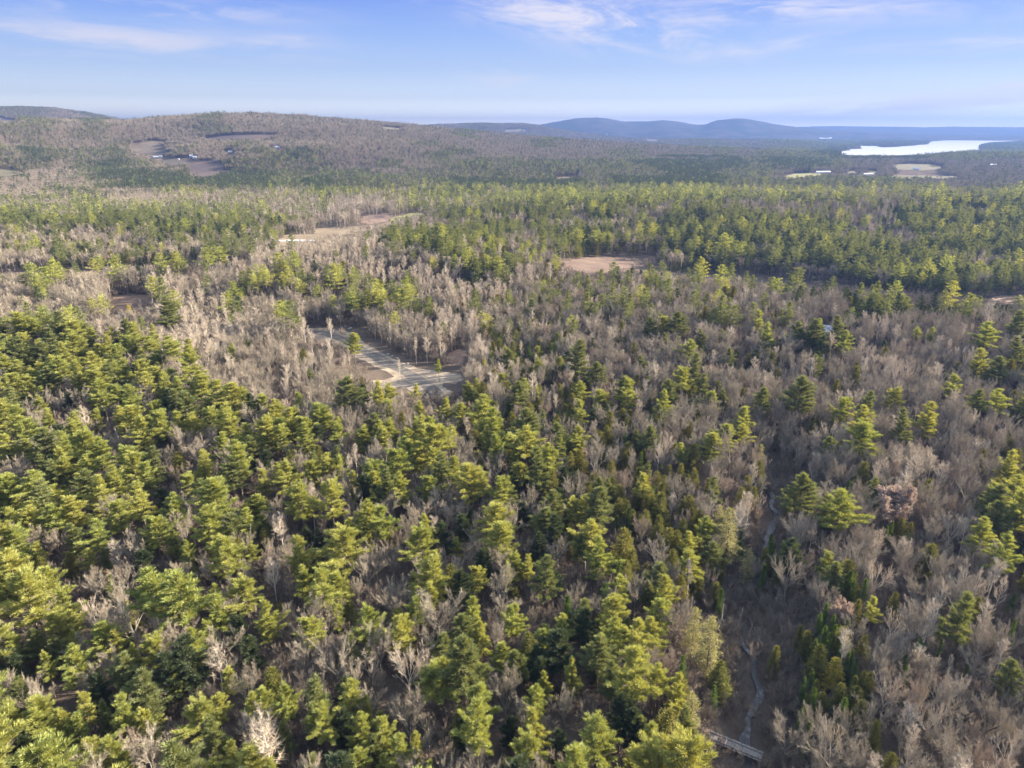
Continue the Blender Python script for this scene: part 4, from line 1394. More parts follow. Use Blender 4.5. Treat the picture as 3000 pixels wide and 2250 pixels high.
# trees read off the photo: (x0, y0, factor) of each enlargement, then crown tops "kind x y width"
EXPLICIT = [
 (0, 1250, 2.949, """
P 30 70 200 P 200 110 160 Q 370 30 220 P 520 50 220 P 720 50 260 P 860 110 220 P 500 190 200 P 540 260 180 P 740 250 200 Q 340 250 170
P 30 420 240 Q 350 480 260 P 130 600 160 P 580 610 230 Q 730 390 220 P 850 430 250 P 1140 240 220 P 960 350 220 P 1260 310 200 P 1170 480 160
H 1540 250 150 P 1740 210 220 P 1630 410 180 P 2030 140 280 Q 2000 270 200 P 1830 460 300 P 1200 560 220 P 1090 590 150 P 990 650 230 P 1500 590 250
D 1390 530 130 P 240 700 220 P 430 680 220 P 60 710 220 P 1320 780 240 P 1780 710 300 P 2120 710 200 P 2190 600 150 P 820 810 230 Q 600 850 180
P 100 890 260 P 1490 910 150 P 310 1000 150 P 1920 960 260 P 760 1060 110 Q 880 1050 120 D 1240 1060 180 P 1600 990 150 H 340 1130 140 P 380 1230 280
P 60 1080 330 Q 950 1290 120 H 1240 1280 140 P 1850 1370 180 P 80 1300 230 H 2050 970 180 P 2170 1000 100
Y 970 980 120 B 800 1200 130 B 1560 1150 200 B 1770 1100 160 N 1450 1320 150 N 1600 1330 130 B 2120 1210 220 N 1000 170 90 B 1100 20 200
N 600 1330 90 O 915 1230 70 N 80 210 100 N 350 200 90 N 450 840 110 N 600 960 60 B 1400 310 100 B 1250 440 140 B 690 600 160 B 1690 370 140"""),
 (750, 1250, 2.949, """
P 200 0 180 P 420 -20 200 P 700 -20 160 P 930 0 150 P 1110 30 160 P 1130 140 100 P 1200 200 230 P 1410 150 200 P 1530 190 200 Q 1600 240 230
P 1700 10 150 P 1700 260 200 P 1480 430 170 P 1240 410 230 P 1020 390 180 P 1830 330 260 P 1930 370 170 P 2060 70 180 P 2110 450 220 P 2000 0 150
H 280 200 120 Q 700 170 120 P 610 240 200 P 720 260 180 P 460 300 180 P 180 320 140 P 50 370 160 P 370 490 230 P 20 590 160 P 840 390 180
D 920 420 200 Q 1000 570 140 P 1080 690 250 P 920 740 130 P 810 800 190 P 1450 760 200 P 1430 890 260 P 980 920 120 D 1600 820 200 P 2120 840 260
P 1730 960 110 P 350 950 280 D 420 850 120 D 530 880 120 H 680 1100 130 P 1530 1130 280 P 1500 1360 200 Q 1350 1260 150 P 1900 1210 170
P 390 1210 200 P 550 1240 300 P 690 1270 200 P 1400 1390 170 P 2170 1170 150 D 1950 1060 200 H 60 880 110 Q 50 770 110
N 500 90 150 B 400 230 120 B 780 710 130 B 1410 590 180 N 1070 880 170 N 1240 850 200 B 1570 680 100 B 1650 670 90 B 1890 720 140 B 1780 650 160
B 100 960 150 B 280 910 130 B 880 1080 160 W 1740 1130 190 Y 1610 1040 70 B 620 450 160 N 1290 820 100 B 170 600 160 B 850 1290 200"""),
 (1500, 1250, 2.949, """
P 130 10 260 P 40 120 160 P 60 320 150 P 310 160 230 P 1870 0 150 P 1740 60 180 P 2000 -20 150 Q 650 80 80 Q 500 110 70 H 980 180 110
H 860 290 120 Q 1070 30 110 H 1130 130 60 H 790 220 90 H 740 390 80 H 870 440 110 H 930 500 130 H 660 480 140 H 1520 410 90 H 1470 320 90
H 1290 320 60 Q 1180 310 110 H 1300 490 120 H 1170 600 90 H 1220 600 110 H 1470 630 110 H 1560 700 120 H 1620 720 150 H 1490 800 130 H 1700 450 120
S 1990 850 90 H 2100 520 100 L 2160 160 100 H 1430 900 150 H 1370 880 170 H 1620 930 150 H 1300 1000 90 H 970 880 230 H 1160 1180 100
H 1470 1290 120 H 1620 1210 120 H 1830 1150 90 L 1880 720 250 L 1800 690 170 P 540 620 170 P 640 600 180 Q 760 540 260 D 370 770 200 P 690 820 250
P 750 950 280 Q 600 940 150 Q 310 1130 250 P 140 1110 150 P 30 1090 150 P 940 1290 200 P 1320 1290 220 Q 1180 1340 120 D 240 920 150 H 1050 1060 140
B 150 530 230 B 560 420 250 B 330 80 150 B 400 950 220 N 1140 780 200 B 1380 1170 220 B 100 950 180 Y 2000 700 150 L 2060 1050 130 B 580 1330 160
N 1720 1210 150 R 630 200 130 H 1050 720 120 H 1120 760 110 H 780 600 110 H 1000 640 110 N 1200 380 120 B 480 500 160"""),
 (2250, 1250, 2.949, """
P 830 -30 250 P 640 560 330 P 2120 210 220 Q 2000 660 230 P 1870 800 250 P 2080 940 280 Q 520 590 200 H 480 480 80 H 700 130 80 H 1190 310 60
H 950 420 100 H 1270 450 70 H 1400 460 150 H 1990 450 180 H 2070 80 110 H 1870 200 130 H 1430 1020 200 H 1110 1430 80 S 620 290 40 S 905 240 50
S 1050 270 40 S 370 480 40 S 170 560 40 S 720 1260 110 S 640 1340 70 S 750 1330 60 S 850 1320 100 S 40 1000 90 S 30 930 80 S 1080 820 60
S 1390 830 60 S 1210 910 60 D 230 980 200 R 1120 520 420 Y 980 880 90 Y 930 980 90 Y 400 810 100 Y 270 820 80 B 620 960 250 W 960 1150 280
N 1300 960 120 B 1590 1020 150 B 1650 240 180 B 1570 560 100 B 1730 620 150 B 430 1210 100 N 1450 760 160 N 1320 80 130 B 1700 20 150
N 730 200 180 B 1180 1160 150 B 1830 450 150 B 1280 1350 80 B 500 930 170 Y 1640 1120 80 Y 1700 1130 80 B 550 350 150 B 1020 330 200"""),
 (0, 1750, 2.949, """
P 60 310 200 Q 280 280 170 P 440 140 220 P 600 120 180 P 620 290 160 Q 470 350 130 P 620 430 280 P 370 480 130 P 880 220 240 P 980 280 200
P 1140 400 170 P 1330 330 230 P 1640 280 250 P 1860 0 220 P 1770 210 120 D 2150 330 200 P 1490 620 120 P 1980 620 120 Q 150 700 200 P 700 830 200
P 290 870 260 P 60 900 200 P 1040 840 280 P 1230 970 150 P 280 980 260 P 520 990 190 P 650 1010 180 D 840 660 200 P 1310 1060 150 P 1860 850 190
Q 1800 1040 250 P 2170 830 200 P 740 1230 200 P 920 1220 280 P 1990 1240 220 P 480 1370 140 P 400 1410 200 P 1080 1330 200 D 1600 350 300
P 1850 1400 200 D 1400 500 260 Q 1050 500 240 D 60 460 200 D 1150 640 180 Q 880 900 160 D 130 1180 220 Q 360 1180 200
W 770 10 270 W 1080 -20 420 B 1420 0 220 B 140 80 180 N 320 30 170 N 1200 260 180 Y 1590 0 90 B 2040 480 200 N 1650 840 180 N 1600 1020 180
B 1480 1060 150 B 2160 500 130 B 1970 160 120 B 340 1200 120 B 1800 730 120 B 1520 1180 150 W 860 40 200"""),
 (750, 1750, 2.949, """
P 60 30 250 P 440 180 220 P 680 60 150 P 950 90 300 Q 820 330 200 P 1380 0 200 P 1880 0 220 Q 1780 160 220 P 1930 220 200 P 2200 80 200
P 2130 400 150 P 1620 520 200 P 1930 570 200 Q 1810 590 150 H 130 620 230 P 240 760 230 P 50 790 180 P 820 720 250 P 950 850 150 P 560 940 250
P 900 1010 230 P 1090 1040 260 Q 230 1070 150 P 1240 1190 230 P 1370 1170 110 P 860 1340 230 P 1090 1370 200 Q 470 1370 150 P 120 1430 170
D 2190 1040 150 P 1500 1410 150 D 1820 1000 200 D 740 980 180 Q 1010 1200 180
B 740 0 120 N 1340 160 160 N 1250 360 100 W 1300 400 430 W 990 500 200 W 830 550 250 B 1170 820 200 N 1750 400 150 N 1930 400 120 B 2080 40 160
N 1610 60 150 B 540 700 170 B 1650 1250 150 B 1870 1300 350 B 240 230 110 N 170 390 110 B 1480 970 220 B 430 620 200 B 590 500 150 B 2060 620 90
B 1480 1150 200 B 1560 380 160 B 400 850 160"""),
 (1500, 1750, 2.949, """
P 30 60 180 P 270 280 150 P 440 150 180 D 640 110 200 P 870 0 260 P 900 190 250 P 1100 200 270 P 1290 20 200 P 1250 330 120 P 520 520 200
D 250 530 180 P 270 650 120 Q 760 350 250 P 1000 600 200 P 1270 590 230 P 1450 660 230 Q 30 470 200 P 220 770 230 P 180 970 260 P 740 1040 300
D 950 850 250 P 1080 1290 250 L 1600 100 200 L 1740 180 250 H 1370 980 300 L 1560 830 220 Q 1120 1040 110 Q 1500 950 200 D 1060 950 220 Q 860 560 200
B 470 780 280 B 1450 20 330 N 1240 700 180 B 180 60 130 N 300 40 130 N 700 830 120 N 2100 390 150 N 440 420 150 N 1560 640 100 B 640 900 180
H 1480 1200 220 D 400 1150 200 Q 1300 1350 200"""),
 (2250, 1750, 2.949, """
S 510 60 110 S 455 140 90 S 580 160 90 H 790 20 130 S 640 320 80 S 515 380 70 S 705 480 80 S 770 530 50 S 740 460 40 S 385 630 80 S 320 690 60
S 410 800 100 S 335 840 50 S 310 950 80 S 1350 270 50 S 1505 370 70 S 1205 460 50 S 1210 600 90 S 1350 400 30 S 1390 60 60 S 1510 180 60
S 1765 470 60 S 2060 460 70 S 690 190 60 S 540 310 60 S 500 250 90 S 420 370 90 S 590 240 80 S 620 230 60 S 2140 200 60
H 290 240 100 H 350 290 110 G 600 530 170 H 80 420 130 H 840 640 120 H 900 650 140 H 760 680 110 H 780 770 150 H 850 330 90 H 430 720 100
H 480 820 120 H 640 740 150 H 950 1070 160 H 1080 1350 170 H 820 890 150 G 1950 310 70 R 650 30 240 P 920 0 150 W 1110 90 260 B 1000 400 320
W 1060 660 330 N 1280 460 200 B 380 930 300 B 200 1040 350 W 560 1050 350 B 720 950 250 B 1200 1100 200 W 1430 900 280 B 1610 1150 350
W 1700 680 180 Y 1600 490 80 Y 1460 510 80 B 1620 70 150 B 1750 820 130 R 1530 700 150 B 2060 1000 300 B 2150 780 200 B 780 1250 350 W 2150 1150 350
B 2050 640 130 B 430 1300 300 B 1800 1040 160 Y 1940 580 90 N 1270 750 200 B 900 1000 200 B 1400 650 180"""),
 (0, 700, 2.212, """
P 210 160 100 P 340 150 140 Q 480 160 80 Q 140 230 80 P 600 130 80 P 740 130 120 P 650 110 70 P 1040 100 100 P 1130 90 120 P 1340 60 150
P 1430 60 100 P 980 250 100 Q 1040 260 110 P 1120 340 110 Q 1060 380 150 P 660 370 110 P 590 390 80 G 830 430 55 Q 905 510 80 P 1815 410 120
P 100 480 150 Q 270 460 120 Q 370 480 200 Q 320 610 120 P 450 600 160 P 590 580 100 Q 860 650 100 P 1090 640 170 P 1220 650 110 P 740 690 120
P 1500 680 80 Q 60 640 100 P 20 760 120 P 110 790 120 P 800 780 140 P 900 790 130 P 600 830 160 P 640 920 170 P 1000 830 120 P 940 870 150
P 820 950 160 P 60 880 150 P 1290 870 170 P 1400 920 180 P 1500 940 180 P 1340 1040 90 P 1570 980 120 P 1700 1010 110 P 1770 1050 130
P 1880 1100 160 P 2060 1070 140 P 1460 1080 170 P 1480 1130 150 P 1810 1170 110 P 240 1020 100 P 510 1090 70 P 620 1100 80 P 770 1090 120
P 300 1100 140 P 150 1180 160 P 450 1170 120 P 290 1230 120 P 540 1250 120 P 1650 230 100 P 1800 100 150 P 1900 90 120 P 1690 170 110 P 1610 190 70
P 2170 180 120 P 2190 160 100 O 310 1165 55 D 200 710 70 H 740 650 50 B 410 1010 110 B 1000 1170 130 B 560 1170 110 L 410 850 50 N 1640 740 100 N 830 160 60"""),
 (800, 850, 2.765, """
P 650 20 120 P 760 0 120 P 900 0 140 Q 1050 10 130 Q 1170 70 100 Q 1250 60 100 P 980 180 110 P 650 350 120 P 60 100 120 Q 1630 10 140
Q 1910 0 100 P 1710 560 70 P 1340 560 50 P 1970 330 60 P 2040 720 110 P 2140 790 110 P 2200 620 80 Q 290 640 90 H 720 700 50 H 650 790 100
P 940 760 140 P 1160 760 110 P 920 900 120 P 1190 910 140 P 1400 880 150 P 1520 920 130 P 1710 860 220 P 1790 960 200 Q 2060 970 210
P 40 900 150 P 170 950 150 P 350 920 150 P 440 980 120 P 520 1030 120 P 240 1030 150 P 80 1040 120 P 730 1100 120 P 940 1050 140 Q 880 1130 130
P 1150 1030 140 P 1270 1040 140 P 1440 1100 120 P 1690 1060 130 Y 240 220 90 Y 460 230 60 N 560 300 60 Y 1150 380 60 Y 1240 380 60 Y 300 330 60
Y 70 430 80 Y 1020 560 40 B 480 600 200 N 570 480 70 N 700 600 50 N 745 610 50 Y 610 470 50 B 400 680 120 N 1500 130 90 Y 1600 470 60 B 620 1080 130 B 1640 1080 120"""),
 (1600, 700, 1.58, """
Q 390 260 70 P 670 470 90 Q 550 440 60 P 640 600 90 H 685 670 70 P 380 650 110 H 240 500 30 P 160 660 70 P 550 700 90 P 770 710 70 Q 820 700 60
P 920 780 110 P 840 860 90 Q 770 890 80 P 1030 390 90 Q 1170 390 80 Q 850 280 60 Q 960 300 60 Q 1130 300 70 P 1270 370 50 Q 1350 360 80
P 1420 325 50 P 1390 430 80 Q 1590 260 80 D 1500 280 70 P 1720 410 50 P 1790 410 50 P 1170 140 110 P 860 120 60 P 700 120 50 P 660 140 50
P 540 110 50 P 480 115 50 Q 315 110 60 Q 380 150 60 Q 1330 175 40 P 510 170 50 P 2050 390 120 P 2010 510 110 Q 2100 550 90 Q 2180 460 90
P 1890 630 90 P 1630 690 80 P 2100 700 110 P 1790 760 120 P 1380 740 100 P 1470 780 130 H 1195 235 30 H 1110 210 30 H 1050 525 60 H 940 530 40
H 870 220 60 H 830 220 60 H 260 380 30 H 410 480 60 H 350 380 50 H 700 790 60 H 390 790 60 H 420 880 50 H 1440 590 70 H 1350 650 60
H 740 310 60 S 1740 295 30 S 1870 315 30 P 1850 240 60 H 680 900 50 H 480 740 60 R 2140 405 70 W 1120 590 80 B 1150 700 90 W 1690 560 110
W 1960 790 120 B 1280 690 80 B 850 430 90 B 1560 700 100"""),
]


class Field:
    """all trees near enough to stand alone, hashed on a 6 m grid for spacing"""
    def __init__(self):
        self.rows = []
        self.h = {}

    def free(self, x, y, r, slack):
        a, b = int(x // 8), int(y // 8)
        for i in (a - 1, a, a + 1):
            for j in (b - 1, b, b + 1):
                for (px, py, pr) in self.h.get((i, j), ()):
                    if (px - x) ** 2 + (py - y) ** 2 < (slack * (pr + r)) ** 2:
                        return False
        return True

    def add(self, key, x, y, z, sxy, sz, rot, fixed):
        r = KINDS[key].R * sxy
        self.h.setdefault((int(x // 8), int(y // 8)), []).append((x, y, r))
        self.rows.append((key, x, y, z, sxy, sz, rot, fixed))


FIELD = Field()
rnd = random.Random(7)
for (ox, oy, fac, txt) in EXPLICIT:
    tk = txt.split()
    for i in range(0, len(tk), 4):
        key = tk[i]
        if key == 'P' and ox == 1600 and float(tk[i + 2]) < 320:
            key = 'Q'
        px, py, w = ox + float(tk[i + 1]) / fac, oy + float(tk[i + 2]) / fac, float(tk[i + 3]) / fac
        K = KINDS[key]
        hh = K.H
        s = 1.0
        ok = None
        for _ in range(3):
            q = hit(px, py, hh * 0.97)
            if q is None:
                break
            dep = q[1] * CP - (q[2] + hh - CAM_Z) * SP
            s = min(1.5, max(0.50 if key in 'SH' else 0.42, w * dep / F_PX / (2 * K.R * (1.0 if key in 'PQDHSL' else 1.1))))
            hh = K.H * s ** (0.62 if key in 'PQDLBWNYR' else 0.40 if key == 'S' else 0.60)
            ok = q
        if ok is None:
            continue
        FIELD.add(key, ok[0], ok[1], ok[2], s, hh / K.H, rnd.uniform(0, 6.283), True)
N_FIXED = len(FIELD.rows)

# species mixtures for the fill, chance per candidate spot
MIX = {
    'P': [('P', .24), ('Q', .08), ('D', .04), ('B', .26), ('N', .12), ('H', .05)],
    'F': [('P', .018), ('Q', .26), ('D', .20), ('B', .12), ('N', .04), ('H', .05)],
    'p': [('P', .09), ('Q', .06), ('D', .06), ('B', .36), ('N', .17), ('H', .04), ('Y', .03)],
    'm': [('P', .012), ('Q', .068), ('D', .02), ('B', .29), ('N', .12), ('H', .10), ('S', .03), ('Y', .08), ('W', .04)],
    'b': [('Q', .012), ('B', .46), ('N', .20), ('H', .02), ('Y', .12), ('W', .05), ('S', .012)],
    'B': [('Y', .62), ('B', .16), ('N', .06), ('Q', .01), ('H', .02)],
    'g': [('H', .27), ('S', .15), ('Q', .08), ('P', .05), ('B', .17), ('N', .09), ('Y', .06)],
    'G': [('H', .20), ('D', .24), ('Q', .14), ('P', .04), ('S', .06), ('B', .08)],
    'r': [('N', .15), ('B', .16), ('Y', .13), ('Q', .005)],
    's': [('N', .05), ('B', .03), ('H', .10), ('S', .10)],
}
R_FIELD = 1500.0


def wedge_points(cell, r0, r1, seed):
    rg = np.random.default_rng(seed)
    xs = np.arange(-r1, r1, cell); ys = np.arange(0, r1, cell)
    X, Y = np.meshgrid(xs, ys)
    X = X.ravel() + rg.uniform(-0.42, 0.42, X.size) * cell
    Y = Y.ravel() + rg.uniform(-0.42, 0.42, Y.size) * cell
    r = np.hypot(X, Y)
    m = (r > r0) & (r < r1) & (Y > 20) & (np.abs(X) < Y * 0.80 + 45)
    return X[m], Y[m], rg


X, Y, rg = wedge_points(4.9, 60, R_FIELD, 21)
Z = height(X, Y)
bx, by, dep = project(X, Y, Z + 12)
code = code_at(bx, by, rg.normal(0, 12, len(X)), rg.normal(0, 8, len(X)))
clr = clearness(X, Y, Z, 13.0)
gx, gy, _ = project(X, Y, Z)
clr[inside(gx, gy, GAP) | inside(gx, gy, GAP2)] = 3
clr[inside(gx, gy, STRIP) | inside(gx, gy, STRIP2)] = 2
tx, ty, _ = project(X, Y, Z + 9)
clr[(clr == 0) & (inside(tx, ty, GAP) | inside(tx, ty, GAP2))] = 4
bd = seg_dist(X, Y, BROOK)
u = rg.random(len(X)); u2 = rg.random(len(X)); hv = rg.normal(0, 1, len(X))
order = rg.permutation(len(X))
SPA = np.array(SPOTS)
EX = np.array([(r[1], r[2], r[3], r[4], r[5], KINDS[r[0]].H, KINDS[r[0]].R) for r in FIELD.rows])
exx, exy, exd = project(EX[:, 0], EX[:, 1], EX[:, 2] + EX[:, 5] * EX[:, 4] * 0.68)
exw = EX[:, 6] * EX[:, 3] * F_PX / exd * 0.7
exh = EX[:, 5] * EX[:, 4] * F_PX / exd * 0.20
for i in order:
    if clr[i] == 2 or (clr[i] == 1 and u2[i] > 0.24) or bd[i] < (2.0 if 1610 < gy[i] < 1900 else 4.5):
        continue
    if clr[i] in (3, 4) and u2[i] > 0.10:
        continue
    x, y = X[i], Y[i]
    if (np.hypot(SPA[:, 0] - x, SPA[:, 1] - y) < SPA[:, 2] * 0.8 + 5).any():
        continue
    c = chr(code[i])
    if c == 'P' and by[i] < 860 - rnd.random() * 60:
        c = 'm' if vnoise(x / 85.0, y / 60.0, 91) > 0.36 else 'G' if vnoise(x / 120.0, y / 55.0, 92) > 0.15 else 'F'
    acc = 0; key = None
    for (k, p) in MIX[c]:
        acc += p
        if u[i] < acc:
            key = k
            break
    if key is None:
        continue
    if clr[i] and key in 'PQDW':
        key = 'N'
    K = KINDS[key]
    big = {'P': 0.98, 'Q': 0.9, 'D': 0.78, 'H': 0.80, 'S': 0.72, 'B': 0.88, 'N': 0.80, 'W': 0.85, 'Y': 0.85}[key]
    sz = max(0.42, big + 0.15 * hv[i])
    if clr[i]:
        sz *= 0.6
    if c in 'GPF' and key in 'PQD' and 600 < Y[i] < 1300 and x > 60:
        sz *= 1.15
    if c == 'g' and key in 'PQ':
        sz *= 0.75
    sxy = sz * (0.82 + 0.3 * u2[i])
    slack = 0.52 if key in 'PQDH' else 0.42
    qx, qy, qd = project(x, y, Z[i] + K.H * sz * 0.72)
    tall = (np.abs(exx - qx) < exw) & (qy > exy - exh * 1.25) & (qy < exy + exh) & (exd > qd + 1.5)
    if tall.any() and (key in 'PQDHW' or u2[i] < 0.6):
        if u2[i] > (0.3 if key in 'HW' else 0.45) or key in 'PQD':
            continue
        sz *= 0.5; sxy *= 0.5
    if not FIELD.free(x, y, K.R * sxy, slack):
        continue
    FIELD.add(key, x, y, Z[i], sxy, sz, rnd.uniform(0, 6.283), False)

ROWSF = FIELD.rows
print('trees standing alone:', len(ROWSF), 'read off the photo:', N_FIXED)

# ------------------------------------------------------------------ the 300 of each kind that show largest become things of their own
KW = {'P': ('yellow-green', 'pine'), 'Q': ('mid-green', 'pine'), 'D': ('dark green', 'pine'), 'H': ('olive', 'hemlock'), 'S': ('narrow', 'spruce'),
      'L': ('pale ragged', 'larch'), 'B': ('grey bare', 'tree'), 'N': ('brownish bare', 'tree'), 'W': ('pale bare', 'tree'), 'Y': ('white-stemmed', 'birch'),
      'R': ('russet', 'oak'), 'O': ('orange', 'sapling'), 'G': ('golden', 'sapling')}
GROUPS = {'pine_tree': 'white pines standing through the woods', 'bare_tree': 'leafless hardwoods between the pines', 'birch_tree': 'pale birches on the knoll and in the woods',
          'hemlock_tree': 'olive hemlocks along the brook', 'spruce_tree': 'narrow spruces by the brook', 'larch_tree': 'ragged pale larches at the gap',
          'oak_tree': 'oaks still holding russet leaves', 'maple_sapling': 'small trees in autumn colour'}
CAP = {'pine_tree': 300, 'bare_tree': 300, 'birch_tree': 200, 'hemlock_tree': 250, 'spruce_tree': 120}
arr = np.array([(r[1], r[2], r[3], r[4], r[5]) for r in ROWSF])
Hs = np.array([KINDS[r[0]].H for r in ROWSF]) * arr[:, 4]
cx, cy, cd = project(arr[:, 0], arr[:, 1], arr[:, 2] + Hs * 0.72)
tx, ty, _ = project(arr[:, 0], arr[:, 1], arr[:, 2] + Hs)
size_px = Hs * F_PX / cd
rank = size_px * np.where([r[7] for r in ROWSF], 3.0, 1.0)
inframe = (cx > -20) & (cx < 3020) & (ty < 2235) & (ty > 300)
single = np.zeros(len(ROWSF), bool)
labels = {}
used = set()
count = {}
LANDMARKS = [('the plank bridge', hit(2155, 2185), 22), ('the gravel road', hit(1130, 1055), 30), ('the gravel road', hit(1230, 1110), 35),
             ('the driveway', hit(405, 912), 30), ('the road head', hit(960, 985), 35)]
hashg = {}
for i, r in enumerate(ROWSF):
    if inframe[i]:
        hashg.setdefault((int(r[1] // 12), int(r[2] // 12)), []).append(i)
for i in np.argsort(-rank):
    r = ROWSF[i]
    K = KINDS[r[0]]
    if not inframe[i] or cd[i] > 900 or count.get(K.name, 0) >= CAP.get(K.name, 60):
        continue
    x, y = r[1], r[2]
    rel = None
    for (nm, p, d) in LANDMARKS:
        if math.hypot(p[0] - x, p[1] - y) < d:
            rel = 'near ' + nm
    if rel is None and float(seg_dist(np.array([x]), np.array([y]), BROOK)[0]) < 14 and cd[i] < 420:
        rel = 'beside the brook'
    if rel is None:
        best = 1e9
        for a in (-1, 0, 1):
            for b in (-1, 0, 1):
                for j in hashg.get((int(x // 12) + a, int(y // 12) + b), ()):
                    o = ROWSF[j]
                    if KINDS[o[0]].name != K.name and size_px[j] > 0.5 * size_px[i]:
                        d = math.hypot(o[1] - x, o[2] - y)
                        if d < best:
                            best, nb = d, j
        if best < 11:
            o = ROWSF[nb]
            side = 'behind' if y - o[2] > 4 else 'in front of' if o[2] - y > 4 else 'beside'
            wd = KW[o[0]][1]
            rel = side + (' an oak' if wd == 'oak' else ' a bare tree' if wd == 'tree' else ' a ' + wd)
        else:
            rel = 'among its own kind'
    sc = r[5]
    adj = ('towering' if sc > 1.12 else 'tall' if sc > 0.98 else 'medium' if sc > 0.78 else 'small')
    if r[4] > 1.18 * r[5]:
        adj = 'broad'
    labels[i] = '%s %s %s %s' % (adj, KW[r[0]][0], KW[r[0]][1], rel.replace('in front of', 'before'))
    single[i] = True
    count[K.name] = count.get(K.name, 0) + 1
ORD = 'first second third fourth fifth sixth seventh eighth ninth tenth eleventh twelfth thirteenth fourteenth fifteenth sixteenth seventeenth eighteenth nineteenth twentieth'.split()
COLW = ['at far left', 'at left', 'left of centre', 'just left of centre', 'just right of centre', 'right of centre', 'at right', 'at far right']
RANK_Y = [2250, 2110, 1980, 1860, 1750, 1650, 1560, 1470, 1390, 1310, 1240, 1170, 1110, 1050, 990, 920, 850, 780, 700, 300]
cells = {}
for i in np.nonzero(single)[0]:
    rk = next((k for k in range(len(RANK_Y) - 1) if cy[i] > RANK_Y[k + 1]), 18)
    cells.setdefault((min(max(int(cx[i] // 375), 0), 7), rk, KW[ROWSF[i][0]][1]), []).append(i)
for (c_, rk, kw), mem in cells.items():
    mem.sort(key=lambda q: cx[q])
    for n_, i in enumerate(mem):
        if n_ >= len(ORD):
            single[i] = False
            continue
        labels[i] += ', %s %s, %s rank up' % (ORD[n_] if len(mem) > 1 else 'alone', COLW[c_], ORD[rk])
print('single trees:', count)

for i in np.nonzero(single)[0]:
    key, x, y, z, sxy, sz, rot, fixed = ROWSF[i]
    K = KINDS[key]
    t = thing(K.name, labels[i], K.cat, (x, y, z - 0.25), rot, GROUPS[K.name], (sxy, sxy, sz))
    a, b = K.near[int(i) % len(K.near)]
    link_obj('trunk', a, t)
    link_obj('crown', b, t)

# ------------------------------------------------------------------ the rest of the woods: many, as one object a kind
def scatter(name, label, protos, pts, rots, scls, idx):
    """protos: list of meshes; pts (n,3); one object whose points each carry one of the meshes"""
    c = bpy.data.collections.new(name + '_forms')
    for k, me in enumerate(protos):
        o = bpy.data.objects.new('%s_form_%03d' % (name, k), me)
        c.objects.link(o)
    me = bpy.data.meshes.new(name)
    me.vertices.add(len(pts))
    me.vertices.foreach_set('co', np.asarray(pts, np.float32).ravel())
    for nm, ty, dat, fld in (('rot', 'FLOAT_VECTOR', rots, 'vector'), ('scl', 'FLOAT_VECTOR', scls, 'vector'), ('idx', 'INT', idx, 'value')):
        a = me.attributes.new(nm, ty, 'POINT')
        a.data.foreach_set(fld, np.asarray(dat, np.int32 if ty == 'INT' else np.float32).ravel())
    me.update()
    ob = link_obj(name, me, kind='stuff', label=label)
    g = bpy.data.node_groups.new(name, 'GeometryNodeTree')
    g.interface.new_socket('Geometry', in_out='INPUT', socket_type='NodeSocketGeometry')
    g.interface.new_socket('Geometry', in_out='OUTPUT', socket_type='NodeSocketGeometry')
    nt = NT(g)
    gi, go = nt.n('NodeGroupInput'), nt.n('NodeGroupOutput')
    ip = nt.n('GeometryNodeInstanceOnPoints')
    ci = nt.n('GeometryNodeCollectionInfo')
    ci.inputs['Collection'].default_value = c
    ci.inputs['Separate Children'].default_value = True
    ci.inputs['Reset Children'].default_value = True
    ip.inputs['Pick Instance'].default_value = True

    def attr(nm, ty):
        a = nt.n('GeometryNodeInputNamedAttribute', data_type=ty)
        a.inputs['Name'].default_value = nm
        return a.outputs['Attribute']
    nt.link(gi.outputs[0], ip.inputs['Points'])
    nt.link(ci.outputs[0], ip.inputs['Instance'])
    nt.link(attr('idx', 'INT'), ip.inputs['Instance Index'])
    e = nt.n('FunctionNodeEulerToRotation')
    nt.link(attr('rot', 'FLOAT_VECTOR'), e.inputs[0])
    nt.link(e.outputs[0], ip.inputs['Rotation'])
    nt.link(attr('scl', 'FLOAT_VECTOR'), ip.inputs['Scale'])
    nt.link(ip.outputs[0], go.inputs[0])
    md = ob.modifiers.new('woods', 'NODES')
    md.node_group = g
    return ob


FOREST = {'pine_tree': ('pine_woods', 'sea of white pines reaching back through the woods'),
          'bare_tree': ('hardwood_woods', 'grey and brown leafless woods filling the land'),
          'birch_tree': ('birch_woods', 'stands of pale birches on the knoll and behind'),
          'hemlock_tree': ('hemlock_woods', 'dark olive hemlocks massed in the hollows'),
          'spruce_tree': ('spruce_woods', 'small pointed spruces scattered through the hollows')}
for nm, (oname, olab) in FOREST.items():
    keys = [k for k in KINDS if KINDS[k].name == nm]
    protos, table = [], {}
    for k in keys:
        for lod in (0, 1, 2):
            forms = len(KINDS[k].geo[lod])
            for j in range(forms):
                v, f, mi = KINDS[k].merged(lod, j)
                table[(k, lod, j)] = len(protos)
                protos.append(np_mesh('%s_form' % nm, v, f, [KINDS[k].wood, KINDS[k].leaf], mi))
    sel = [i for i in range(len(ROWSF)) if not single[i] and ROWSF[i][0] in keys]
    pts, rots, scls, idx = [], [], [], []
    for i in sel:
        key, x, y, z, sxy, sz, rot, fixed = ROWSF[i]
        lod = 0 if cd[i] < 400 else 1 if cd[i] < 950 else 2
        forms = len(KINDS[key].geo[lod])
        pts.append((x, y, z - 0.25)); rots.append((0, 0, rot)); scls.append((sxy, sxy, sz)); idx.append(table[(key, lod, i % forms)])
    print(oname, len(pts))
    scatter(oname, olab, protos, pts, rots, scls, idx)

